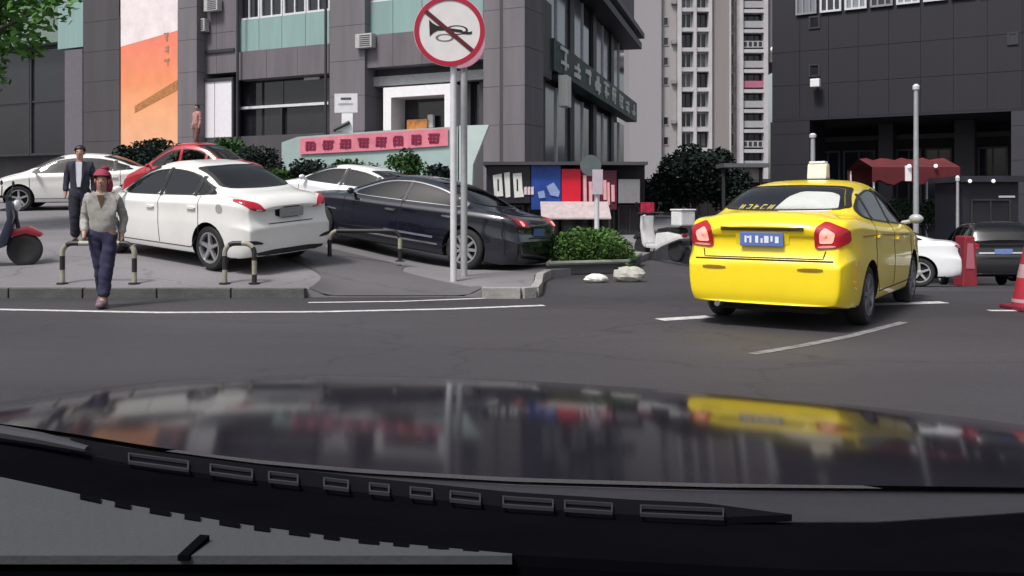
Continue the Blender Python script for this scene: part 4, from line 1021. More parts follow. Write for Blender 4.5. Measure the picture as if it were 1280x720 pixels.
D = var(L=4.5, W=1.76, H=1.46, r=.32)
fcar, FS = sedan('parked_car', 'white saloon at far left behind the man in the dark suit', D, P_white, M_alloy, 'cars parked on the forecourt')
put_car(fcar, -11.9, 25.6, R(180+14), GP, 1.05)
gcar, GS = sedan('parked_car', 'silver grey car furthest left, nosing out behind the white saloon', var(L=4.1, W=1.7, H=1.5, r=.31), P_silver, M_alloy, 'cars parked on the forecourt')
put_car(gcar, -14.0, 30.0, R(180+20), GP, 1.0)
rcar, RS = sedan('parked_car', 'tall bright red car behind the white saloon, only its top showing', var(L=4.3, W=1.78, H=2.15, r=.36), P_redcar, M_alloy, 'cars parked on the forecourt', pillar=P_redcar)
put_car(rcar, -8.3, 24.0, R(180-12), GP, .85)

# ---- the cars beyond the taxi
w2, W2 = sedan('parked_car', 'white saloon half hidden behind the right side of the taxi', var(L=4.4, W=1.74, H=1.46, r=.32), P_white2, M_alloy, 'cars parked beyond the taxi',
   tail=[(.50,.80),(.80,.83),(.90,.90),(.86,.93),(.55,.88)])
put_car(w2, 8.2, 21.6, R(180-22), GR)
SUV = var(L=4.6, W=1.88, H=1.80, r=.36, xf=1.4, xr=-1.35, zb=.24,
  top=[(-2.2,.98),(-2.14,1.12),(-2.0,1.24),(-1.75,1.38),(-1.5,1.425),(-1.2,1.445),(-.85,1.455),(-.45,1.46),(0,1.46),(.35,1.43),(.6,1.35),(.9,1.2),(1.2,1.04),(1.45,.98),(1.75,.92),(2.0,.84),(2.14,.74),(2.2,.62)],
  roofw=[(-2.2,.78),(-1.9,.74),(-1.5,.71),(-.6,.68),(.3,.68),(.6,.70),(1.2,.78),(1.75,.74),(2.2,.60)], rwin=(-2.08,-1.78), dlo=(-1.85,1.12), cp=-.92, cabin=(-1.75,.92,-1.62,.38))
sv, SV = sedan('parked_car', 'black sport utility car seen from behind with red tail lamps', SUV, P_blackcar, M_alloy, 'cars parked beyond the taxi', tail=[(.62,.80),(.86,.80),(.86,.92),(.62,.90)], plate=.9)
ribbon('tailgate_trim', SV, 'rear', [(-.6,.86),(.6,.86)], .04, M_chrome, sv, .012)
put_car(sv, 13.6, 26.5, R(76), GR)
cw = dup(w2); cw['label'] = 'white car cut off by the right edge beyond the red and white barrier post'
place(cw, (14.75, 24.2, GR(14.75, 24.2)), R(95))
# ------------------------------------------------------------ street furniture
M_galv = mat('galvanised_post', (.42,.43,.44), .45, .4, var=.12, scale=4)
M_galvw = mat('white_post', (.66,.66,.68), .4, .2, var=.1, scale=4)
M_ring = mat('sign_red', (.40,.006,.035), .4, var=.08)
M_face = mat('sign_face', (.70,.68,.68), .35, var=.06)
M_sym = mat('sign_black', (.010,.006,.008), .4)
YG = 13.55
sx, sz, sr = wx(562, YG), wz(39, YG), .525
sgn = thing('road_sign', 'round no horn traffic sign with red ring on a pale post', 'road sign', (wx(566.5, YG), YG, GP(wx(566, YG), YG)))
b = MB(); b.tube([(wx(566.5, YG), YG+.06, GP(-.8, YG)-.1), (wx(566.5, YG), YG+.06, sz+.3)], .048, 14); obj('post', b, M_galvw, sgn, world=True, smooth=True)
b = MB(); b.lathe([(sr, .012), (sr, -.008), (sr-.012, -.012)], 56, (sx, YG-.02, sz), 'y'); obj('sign_plate', b, M_face, sgn, world=True)
def ring(mb, c, r0, r1, y0, y1, seg=56, a0=0, a1=2*math.pi, el=1.0):
    n = seg; vs = []
    full = abs(a1-a0-2*math.pi) < 1e-6; k = n if full else n+1
    for i in range(k):
        t = a0+(a1-a0)*i/n
        for r, y in ((r0, y0), (r1, y0), (r1, y1), (r0, y1)): vs.append((c[0]+r*math.cos(t), y, c[1]+r*el*math.sin(t)))
    fs = []
    for i in range(n):
        j = (i+1) % k
        fs += [(4*i+q, 4*i+(q+1) % 4, 4*j+(q+1) % 4, 4*j+q) for q in range(4)]
    if not full: fs += [(0,1,2,3), (4*n+3, 4*n+2, 4*n+1, 4*n)]
    mb.add(vs, fs)
b = MB(); ring(b, (sx, sz), sr-.075, sr-.006, YG-.044, YG-.034); obj('sign_ring', b, M_ring, sgn, world=True)
S_ = lambda px, py: (wx(px, YG), wz(py, YG))
def poly(nm, pts, y0, m, d=.004):
    b = MB(); b.prism([S_(*p) for p in pts], y0, y0-d); return obj(nm, b, m, sgn, world=True)
poly('sign_slash', [(531,17),(534.5,13),(592.5,62),(589,66)], YG-.0375, mat('slash_dark_red', (.10,.004,.012), .4))
# the horn: bell, tube, mouthpiece, valve loop and the grey loop below
poly('horn_symbol', [(536.5,25),(540.5,29),(546,32.5),(555,34.5),(578,38),(578,41.5),(556,38.5),(547,38.8),(541.5,42),(537.5,46)], YG-.0330, M_sym)
b = MB(); ring(b, S_(571, 38), .135, .165, YG-.0362, YG-.033, 28, el=.42); obj('horn_symbol', b, M_sym, sgn, world=True)
poly('horn_symbol', [(578,39.5),(587,40.5),(590,39.5),(590,43),(586,43.5),(578,43)], YG-.0335, M_sym)
b = MB(); ring(b, S_(556, 47.5), .10, .135, YG-.0364, YG-.033, 28, el=.42); obj('horn_loop', b, mat('horn_grey', (.17,.16,.17), .4), sgn, world=True)
for z_ in (.12, -.14):
    b = MB(); b.box(wx(566.5, YG)-.07, wx(566.5, YG)+.07, YG-.012, YG+.115, sz+z_-.02, sz+z_+.02); obj('sign_clamp', b, M_galv, sgn, world=True)
# second post with another round sign mostly hidden behind the first
Y2 = 14.25; x2 = wx(580, Y2)
s2 = thing('road_sign', 'grey sign post just behind the no horn sign, its round plate mostly hidden', 'road sign', (x2, Y2, GP(x2, Y2)))
b = MB(); b.tube([(x2, Y2, GP(x2, Y2)-.1), (x2, Y2, wz(40, Y2))], .052, 14); obj('post', b, M_galv, s2, world=True, smooth=True)
b = MB(); b.lathe([(.40, .01), (.40, -.012)], 40, (wx(574, Y2), Y2-.07, wz(54, Y2)), 'y'); obj('sign_plate', b, mat('back_sign_pink', (.60,.30,.38), .4), s2, world=True)

# hoop barriers striped black and pale yellow along the kerb
M_hb = mat('hoop_black', (.016,.016,.016), .5); M_hw = mat('hoop_pale', (.30,.28,.22), .5, var=.3)
def hoop(px0, px1, Y, label, h=.56, pale=None):
    x0, x1 = wx(px0, Y), wx(px1, Y); cx = (x0+x1)/2; z = GP(cx, Y)
    t = thing('hoop_barrier', label, 'barrier', (cx, Y, z), group='striped hoop barriers along the kerb')
    w_ = (x1-x0)/2; r = .14; P = [Vector((-w_, 0, 0))]
    n = 40; L_ = []
    for i in range(9): a = math.pi-i*math.pi/16; L_.append(Vector((-w_+r+r*math.cos(a), 0, h-r+r*math.sin(a))))
    for i in range(9): a = math.pi/2-i*math.pi/16; L_.append(Vector((w_-r+r*math.cos(a), 0, h-r+r*math.sin(a))))
    pts = P+L_+[Vector((w_, 0, 0))]
    seg = []; d = 0
    full = [pts[0]]
    for a, b_ in zip(pts, pts[1:]):
        k = max(1, int((b_-a).length/.03)); full += [a.lerp(b_, (i+1)/k) for i in range(k)]
    run = [full[0]]; acc = 0; idx = 0
    for a, b_ in zip(full, full[1:]):
        run.append(b_); acc += (b_-a).length
        if acc > .165: 
            m = MB(); m.tube(run, .035, 12); obj('stripe', m, M_hb if (idx % 2 if pale is None else idx not in pale) else M_hw, t, smooth=True); run = [b_]; acc = 0; idx += 1
    if len(run) > 1: m = MB(); m.tube(run, .035, 12); obj('stripe', m, M_hb if (idx % 2 if pale is None else idx not in pale) else M_hw, t, smooth=True)
    for q in (-w_, w_): m = MB(); m.lathe([(.08, 0), (.08, .014), (.05, .02)], 16, (q, 0, 0)); obj('foot_plate', m, M_hb, t)
hoop(78, 168, 12.75, 'striped hoop barrier behind the woman in the red headscarf')
hoop(281, 318, 12.75, 'striped hoop barrier in front of the white saloon rear wheel')
hoop(412, 500, 15.05, 'striped hoop barrier in front of the blue-black saloon', .50, (2, 9))

# lamp poles
def pole(px, Y, top, bot, r, label, cap=True, m=None):
    x = wx(px, Y); z0 = min(GR(x, Y), 0)-.1; t = thing('lamp_pole', label, 'lamp pole', (x, Y, z0))
    z1 = wz(top, Y)
    b = MB(); b.tube([(x, Y, z0), (x, Y, (z0+z1)/2), (x, Y, z1)], [r*1.15, r, r*.8], 12); obj('pole', b, m or M_galv, t, world=True, smooth=True)
    b = MB(); b.lathe([(r*2.4, 0), (r*2.4, .03), (r*1.6, .05), (r*1.5, .25)], 14, (x, Y, z0+.1)); obj('pole_base', b, M_galv, t, world=True)
    if cap: b = MB(); b.lathe([(r*1.2, 0), (r*1.3, .1), (r*.6, .16)], 12, (x, Y, z1)); obj('pole_cap', b, M_galvw, t, world=True)
    return t
pole(1145, 27, 112, 290, .078, 'tall slim pale pole rising from behind the white car beyond the taxi')
pole(1016, 34, 172, 260, .10, 'pale pole rising behind the taxi roof lamp')
pole(1197, 28, 226, 300, .05, 'short thin pole left of the dark kiosk')
x = wx(746, 21); t = thing('road_sign', 'pale round sign on a white post in front of the red shop signs', 'road sign', (x, 21, GP(x, 21)))
b = MB(); b.tube([(x, 21, GP(x, 21)), (x, 21, wz(204, 21))], .055, 12); obj('post', b, M_galvw, t, world=True, smooth=True)
b = MB(); b.lathe([(.24, .01), (.24, -.01)], 36, (wx(738, 21), 20.92, wz(207, 21)), 'y'); obj('sign_plate', b, mat('sign_back_teal', (.10,.125,.13), .5), t, world=True)
b = MB(); b.box(wx(740, 21), wx(753, 21), 20.90, 20.93, wz(243, 21), wz(212, 21)); obj('small_plate', b, mat('small_plate_mauve', (.52,.44,.50), .5), t, world=True)

# red and white lane post at the right edge, red water barrier
x = wx(1289, 10.9); t = thing('traffic_cone', 'red traffic cone with pale bands cut off by the right edge', 'traffic cone', (x, 10.9, 0))
b = MB(); b.box(x-.25, x+.25, 10.65, 11.15, 0, .05); obj('base', b, mat('post_base_dark', (.16,.014,.03), .6), t, world=True, bevel=.015)
cr_ = lambda z: lerp(.215, .075, (z-.05)/.71)
for i, (z0, z1) in enumerate(((.05,.09),(.09,.13),(.13,.38),(.38,.54),(.54,.76))):
    b = MB(); e = .002 if i in (1, 3) else 0; b.lathe([(cr_(z0)+e, z0), (cr_(z1)+e, z1)], 28, (x, 10.9, 0)); obj('band', b, [mat('post_red', (.34,.02,.04), .55, var=.2, scale=10), mat('cone_band', (.42,.27,.30), .5, var=.2)][i in (1, 3)], t, world=True, smooth=True)
YB_ = 23.0; x0, x1 = wx(1197, YB_), wx(1216, YB_); z = GR((x0+x1)/2, YB_)
t = thing('water_barrier', 'dull red plastic barrier between the white car and the black sport utility car', 'barrier', ((x0+x1)/2, YB_, z))
b = MB(); h = 1.25; b.prism([(x0, z), (x1, z), (x1-.02, z+.35), (x1-.06, z+h), (x0+.06, z+h), (x0+.02, z+.35)], YB_-.25, YB_+.25); obj('shell', b, mat('barrier_red', (.24,.022,.035), .5, var=.2), t, world=True, bevel=.03)
b = MB(); b.prism([(x0+.08, z+.45), (x1-.08, z+.45), (x1-.12, z+1.08), (x0+.12, z+1.08)], YB_-.262, YB_-.255); obj('reflector_panel', b, mat('barrier_pink', (.42,.13,.16), .5), t, world=True)

# planter with clipped bush and pale boulders at its foot
def bed(nm, pts, z0, z1, m, label, cat):
    b = MB(); b.prism(pts, z0, z1, 'z'); o = obj(nm, b, m, bevel=.03); return tag(o, label, cat)
pl = [(.62,15.75),(2.05,16.35),(2.6,18.6),(.9,18.6)]
pt = thing('planter', 'low dark planter with a pale rim holding the clipped green bush', 'planter', (1.5, 17, .1))
b = MB(); b.prism(pl, 0, .20, 'z'); obj('planter_wall', b, M_stoned, pt, world=True, bevel=.02)
b = MB()
for (ax, ay), (bx, by) in zip(pl, pl[1:]+pl[:1]): b.tube([(ax, ay, .21), (bx, by, .21)], .04, 8)
obj('planter_rim', b, mat('planter_rim', (.22,.24,.20), .7, var=.2), pt, world=True)
b = MB(); b.prism([(lerp(1.5, p[0], .9), lerp(17.2, p[1], .9)) for p in pl], .201, .23, 'z'); obj('soil', b, mat('soil', (.03,.022,.016), .95), pt, world=True)
def boulder(px, py, w_, h_, m, label, seed, rz=0):
    Y = F*CH/(py-HZ); x = wx(px, Y); r = random.Random(seed); b = MB(); b.ball((0,0,h_*.45), (w_/2, w_*.32, h_*.55), 14, 9)
    b.v = [Vector((v.x*(1+r.uniform(-.1,.1)), v.y*(1+r.uniform(-.1,.1)), max(0, v.z*(1+r.uniform(-.12,.12))))) for v in b.v]
    o = obj('kerb_boulder', b, m, keep=True); o.location = (x, Y, GR(x, Y)); o.rotation_euler.z = rz; tag(o, label, 'stone', 'pale stones at the foot of the planter')
boulder(745, 353, .40, .13, mat('pale_stone', (.72,.71,.66), .8, var=.15, scale=5, bump=.3), 'white flat stone lying at the foot of the planter', 1, .3)
boulder(786, 352, .50, .24, mat('cream_stone', (.42,.42,.37), .85, var=.2, scale=4, bump=.3), 'larger cream stone right of the white flat stone', 2, -.1)

# ------------------------------------------------------------ scooters
def scooter(label, body, seat, accent, box=None, group='parked scooters'):
    t = thing('scooter', label, 'scooter', group=group)
    for xw in (-.62, .64):
        w_ = MB(); w_.lathe([(.16,-.05),(.20,-.06),(.245,-.045),(.255,0),(.245,.045),(.20,.06),(.16,.05)], 24, ax='y'); wo = obj('wheel', w_, M_rub, t, smooth=True); wo.location = (xw, 0, .255)
        w_ = MB(); w_.lathe([(.16,-.045),(.05,-.05),(.05,.05),(.16,.045)], 18, ax='y'); obj('rim', w_, M_alloy, wo)
    b = MB(); b.prism([(-.85,.62),(-.45,.66),(-.05,.62),(0,.38),(.34,.36),(.34,.28),(-.1,.26),(-.30,.34),(-.55,.42),(-.9,.52)], -.14, .14); obj('body', b, body, t, bevel=.035, smooth=True)
    b = MB(); b.prism([(.34,.28),(.44,.36),(.52,.75),(.50,1.0),(.40,1.0),(.42,.72),(.30,.40)], -.16, .16); obj('front_shield', b, body, t, bevel=.03, smooth=True)
    b = MB(); b.prism([(.42,.55),(.70,.62),(.90,.50),(.86,.44),(.66,.50),(.46,.44)], -.08, .08); obj('front_mudguard', b, accent, t, bevel=.025, smooth=True)
    b = MB(); b.prism([(-.88,.70),(-.80,.76),(-.40,.76),(-.1,.72),(-.05,.64),(-.45,.675),(-.86,.64)], -.13, .13); obj('seat', b, seat, t, bevel=.03, smooth=True)
    b = MB(); b.tube([(.64,0,.255),(.56,0,.55),(.46,0,1.0),(.42,0,1.06)], .03, 10); obj('steering_column', b, M_black, t)
    b = MB(); b.tube([(.30,-.36,1.06),(.40,-.18,1.06),(.43,0,1.05),(.40,.18,1.06),(.30,.36,1.06)], .02, 8); obj('handlebar', b, M_black, t)
    for s_ in (-1, 1):
        b = MB(); b.tube([(.38, s_*.24, 1.06), (.40, s_*.30, 1.22)], .008, 6); b.ball((.40, s_*.33, 1.27), (.015,.06,.04), 10, 6); obj('mirror', b, M_black, t)
    b = MB(); b.ball((.53, 0, .93), (.06,.11,.09), 14, 8); obj('headlight', b, M_clear, t, smooth=True)
    b = MB(); b.ball((-.90, 0, .60), (.03,.09,.04), 12, 6); obj('taillight', b, M_red, t, smooth=True)
    b = MB(); b.tube([(-.15,-.19,.24),(-.5,-.2,.27),(-.85,-.2,.33)], [.03,.05,.045], 10); obj('exhaust_pipe', b, M_hub, t)
    b = MB(); b.tube([(-.05,.16,.28),(.0,.28,.02)], .014, 6); obj('side_stand', b, M_black, t)
    if box:
        b = MB(); b.box(-1.02,-.66,-.19,.19,.80,1.12); obj('top_box', b, box, t, bevel=.03)
        b = MB(); b.box(-1.035,-.645,-.205,.205,1.124,1.16); obj('box_lid', b, box, t, bevel=.015)
    return t
m1 = scooter('dark motor scooter with a red shield cut off by the left edge', mat('dark_scooter_blue', (.018,.022,.045), .3, coat=.6), M_black, mat('scooter_red', (.30,.012,.03), .3, coat=.6))
place(m1, (wx(-42, 13.6), 13.9, GP(-7.5, 13.9)), R(15))
m2 = scooter('white scooter with a white top box parked left of the taxi', mat('scooter_white', (.62,.62,.62), .35, coat=.4), M_black, M_black, mat('box_white', (.70,.70,.70), .4))
place(m2, (wx(824, 20.5), 20.5, GR(3.3, 20.5)), R(118))

# ------------------------------------------------------------ the watching car's own bonnet, wiper and dashboard
own = thing('own_car', 'dark glossy bonnet, wiper and dashboard of the car the picture is taken from', 'car', (0, 0, 0))
M_hood = mat('dark_bonnet_paint', (.013,.012,.017), .09, .0, var=.1, scale=3, coat=0, spec=.5, ior=1.075)
M_cowl = mat('cowl_dark_grey', (.018,.017,.023), .7, var=.15, scale=20, bump=.15)
M_frit = mat('matt_black_edge', (.0035,.0035,.005), 1.0, var=.2, spec=0)
M_mat_ = mat('grey_dash_mat', (.042,.046,.052), .9, var=.10, scale=3, bump=.08, bscale=180)
M_dash = mat('dashboard_black', (.0015,.0015,.002), 1.0, var=.2, spec=0)
rear = [(-260,508),(0,530),(100,546),(200,564),(320,580),(450,592),(640,603),(900,610),(1280,613),(1560,616)]
front = [(-260,560),(-60,520),(60,492),(200,474),(400,466),(640,473),(860,487),(1100,508),(1280,530),(1560,580)]
def on(px, py, z): Y = (CH-z)*F/(py-HZ); return Vector((wx(px, Y), Y, z))
rowsP = []
NXH, NYH = 48, 26
for i in range(NXH+1):
    px = lerp(-240, 1540, i/NXH)
    a = on(px, interp(rear, px), 1.0); edge = max(0, abs(px-560)/900-.55)*.22
    b_ = on(px, interp(front, px), .855)
    rowsP.append((a, b_))
b = MB()
for j in range(NYH+1):
    v = j/NYH
    for a, b_ in rowsP:
        p = a.lerp(b_, v); p.z = 1.0-.145*(.55*v+.45*v*v); b.v.append(p)
for i, (a, b_) in enumerate(rowsP):            # rolled front lip
    pass
n = NXH+1
for k, (dy, dz) in enumerate(((.03,-.012),(.055,-.04),(.07,-.09),(.06,-.25))):
    for a, b_ in rowsP: b.v.append(Vector((b_.x, b_.y+dy, .855+dz)))
tot = NYH+5
b.f = [(j*n+i, j*n+i+1, (j+1)*n+i+1, (j+1)*n+i) for j in range(tot-1) for i in range(n-1)]
for i0 in (0, n-1):                            # wing sides under the two long edges
    k0 = len(b.v); ids = [j*n+i0 for j in range(NYH+1)]
    for q in ids: v = b.v[q]; b.v.append(Vector((v.x, v.y, v.z-.45)))
    b.f += [(ids[q], k0+q, k0+q+1, ids[q+1]) for q in range(len(ids)-1)]
hd = obj('hood', b, M_hood, own, smooth=True); sm = hd.modifiers.new('smooth', 'SMOOTH'); sm.factor = .5; sm.iterations = 6
sub = hd.modifiers.new('s', 'SUBSURF'); sub.levels = 1; sub.render_levels = 1
# cowl strip under the rear edge of the bonnet
def strip(nm, up, lo, zu, zl, m, n_=60, x0=-240, x1=1540, thick=.02, yk=(1, 1), parent=own):
    b = MB()
    for i in range(n_+1):
        px = lerp(x0, x1, i/n_)
        p = on(px, interp(up, px), zu); q = on(px, interp(lo, px), zl)
        for v in (p, q): b.v.append(v)
        for v in (q, p): b.v.append(v-Vector((0,0,thick)))
    b.f = [(4*i+k, 4*i+(k+1) % 4, 4*i+4+(k+1) % 4, 4*i+4+k) for i in range(n_) for k in range(4)]+[(0,1,2,3),(4*n_+3,4*n_+2,4*n_+1,4*n_)]
    return obj(nm, b, m, parent)
mid = [(-260,540),(0,545),(90,561),(200,580),(320,597),(450,612),(640,628),(800,640),(980,652),(1100,652),(1280,640),(1560,622)]
low = [(-260,570),(0,597),(70,612),(150,630),(300,656),(450,676),(640,693),(800,702),(1000,712),(1280,716),(1560,718)]
strip('cowl_panel', [(x, y-1) for x, y in rear], mid, .985, 1.012, M_cowl)
strip('hood_seal', [(x, y+.5) for x, y in rear], [(x, y+3.2) for x, y in rear], .988, .990, mat('seal_grey', (.10,.10,.115), .4), thick=.004)
strip('windscreen_edge', mid, low, 1.010, 1.045, M_frit)
end = [(-260,694),(1560,694)]
dash = strip('dashboard', [(x, min(y, 720)-2) for x, y in low], [(-260,790),(1560,790)], 1.035, 1.045, M_dash)
dm = strip('dash_mat', [(x, y-1) for x, y in low], [(-260,694.5),(600,694.5),(652,694.5)], 1.046, 1.054, M_mat_, 40, -240, 640, .006, parent=dash)
# teeth of the dotted black edge lying over the mat
for i in range(12):
    px = 100+i*43.5; pw = 26 if i % 2 == 0 else 20; b = MB()
    ps = [(px, interp(low, px)-3), (px+pw, interp(low, px+pw)-3), (px+pw, interp(low, px+pw)+3.4), (px, interp(low, px)+3.4)]
    v = [on(x, y, 1.0485) for x, y in ps]; b.add(v+[q-Vector((0,0,.003)) for q in v], [(0,1,2,3),(7,6,5,4),(0,4,5,1),(1,5,6,2),(2,6,7,3),(3,7,4,0)]); obj('edge_dot', b, M_frit, own, world=True)
b = MB(); v = [on(x, y, 1.0555) for x, y in ((250,668),(262,669),(236,694),(222,694))]; b.add(v+[q-Vector((0,0,.004)) for q in v], [(0,1,2,3),(7,6,5,4),(0,4,5,1),(1,5,6,2),(2,6,7,3),(3,7,4,0)]); obj('dash_mat_slit', b, M_frit, dash, world=True)
# the wiper: arm, spine and slotted bracket
bl = [(88,556),(160,570),(310,590),(450,606),(640,625),(800,635),(985,643)]
wip = MB()
def wp(px, dy, z=1.03): return on(px, interp(bl, px)+dy, z)
def bar(mb, x0, x1, d0, d1, n_=24, z=1.03, th=.008, taper=0):
    vs = []
    for i in range(n_+1):
        px = lerp(x0, x1, i/n_); k = 1-taper*max(0, (i/n_-.88)/.12)
        u, l = wp(px, d0*k, z), wp(px, d1*k, z); vs += [u, l, l-Vector((0,0,th)), u-Vector((0,0,th))]
    mb.add(vs, [(4*i+k, 4*i+(k+1) % 4, 4*i+4+(k+1) % 4, 4*i+4+k) for i in range(n_) for k in range(4)]+[(3,2,1,0),(4*n_,4*n_+1,4*n_+2,4*n_+3)])
M_wip = mat('wiper_black', (.004,.004,.006), .9, var=.1, spec=.05)
bar(wip, 88, 990, -10, 9, 40, 1.022, .006, 1.0); blade = obj('wiper_blade', wip, M_wip, own)
M_slot = mat('slot_edge_highlight', (.020,.019,.025), .6, .1)  # paler grey paints the highlights on the metal slot edges
for x0, x1 in ((160,236),(262,316),(335,373),(404,436),(461,487),(512,541),(562,601),(628,692),(705,766),(800,905)):
    s_ = MB(); hgt = 7
    bar(s_, x0, x1, -4.6, -3.6, 6, 1.027, .003); bar(s_, x0, x1, 5.2, 6.6, 6, 1.027, .003)
    bar(s_, x0, x0+2, -3.6, 5.2, 1, 1.0268, .003); bar(s_, x1-2, x1, -3.6, 5.2, 1, 1.0268, .003); obj('slot_rim_highlight', s_, M_slot, blade)
wa_ = MB(); wa_.tube([on(-240, 541, 1.03), on(0, 541, 1.03), on(50, 549, 1.03), on(110, 562, 1.03)], [.009, .009, .008, .004], 10); obj('wiper_arm', wa_, mat('arm_grey', (.022,.022,.028), .5), own)
# ------------------------------------------------------------ people: one skinned body each, clothes as children
M_skin = mat('skin', (.42,.24,.17), .55, var=.06, scale=8)
M_hair = mat('black_hair', (.012,.010,.010), .6, var=.3, scale=30)
def skin(name, verts, edges, m, parent, root=0, sub=2, extra=None, folds=False):
    me = bpy.data.meshes.new(name); me.from_pydata([v[0] for v in verts], edges, [])
    o = bpy.data.objects.new(name, me); C.objects.link(o); md = o.modifiers.new('skin', 'SKIN'); md.use_smooth_shade = True
    sv_ = me.skin_vertices[0].data
    for i, v in enumerate(verts):
        r = v[1]; sv_[i].radius = r if isinstance(r, tuple) else (r, r); sv_[i].use_root = (i == root)
    s = o.modifiers.new('s', 'SUBSURF'); s.levels = sub; s.render_levels = sub
    dg = bpy.context.evaluated_depsgraph_get(); out = bpy.data.meshes.new_from_object(o.evaluated_get(dg), depsgraph=dg); bpy.data.objects.remove(o)
    if extra:
        bm = bmesh.new(); bm.from_mesh(out); t = bpy.data.meshes.new('x'); t.from_pydata([tuple(v) for v in extra.v], [], extra.f); bm.from_mesh(t); bm.to_mesh(out); bm.free()
    if folds:
        from mathutils import noise
        out.update(); nn = [v.normal.copy() for v in out.vertices]
        for v, n_ in zip(out.vertices, nn):
            c = v.co; q = Vector((c.x*9, c.y*9, c.z*16+c.x*5)); v.co = c+n_*(noise.noise(q)*.011+noise.noise(q*2.3)*.006)
    out.name = name; out.materials.clear(); out.materials.append(m)
    for p in out.polygons: p.use_smooth = True
    return link(bpy.data.objects.new(name, out), parent)
def chain(names, J): return [(names[i], names[i+1]) for i in range(len(names)-1)]
def build(J, chains, keys=None):
    idx = {}; vs = []; es = []
    for ch in chains:
        for a in ch:
            if a not in idx: idx[a] = len(vs); vs.append(J[a])
        for a, b in zip(ch, ch[1:]): es.append((idx[a], idx[b]))
    return vs, es
def hand(J, side, wrist, d, up, pref, r0):
    """palm, four fingers of unequal length with a bend, and a thumb leaving the side of the palm"""
    wv = Vector(wrist); d = Vector(d).normalized(); up = Vector(up).normalized(); lat = d.cross(up).normalized(); ch = []
    J[pref+'palm'] = (tuple(wv+d*.045), (.030, .020)); J[pref+'kn'] = (tuple(wv+d*.085), (.034, .016))
    for k, (o, l) in enumerate(((-.028,.062),(-.010,.073),(.010,.068),(.027,.052))):
        b0 = wv+d*.088+lat*o; b1 = b0+d*l*.55; b2 = b1+(d*.75+up*.5)*l*.5
        for q, (p, r) in enumerate(((b0,.009),(b1,.008),(b2,.006))): J[f'{pref}f{k}{q}'] = (tuple(p), r)
        ch.append([f'{pref}f{k}{q}' for q in range(3)])
    t0 = wv+d*.035-lat*.026; t1 = t0-lat*.022+d*.03; t2 = t1+d*.028+up*.01
    for q, (p, r) in enumerate(((t0,.011),(t1,.010),(t2,.007))): J[f'{pref}t{q}'] = (tuple(p), r)
    ch.append([f'{pref}t{q}' for q in range(3)])
    return [[pref+'palm', pref+'kn']], ch
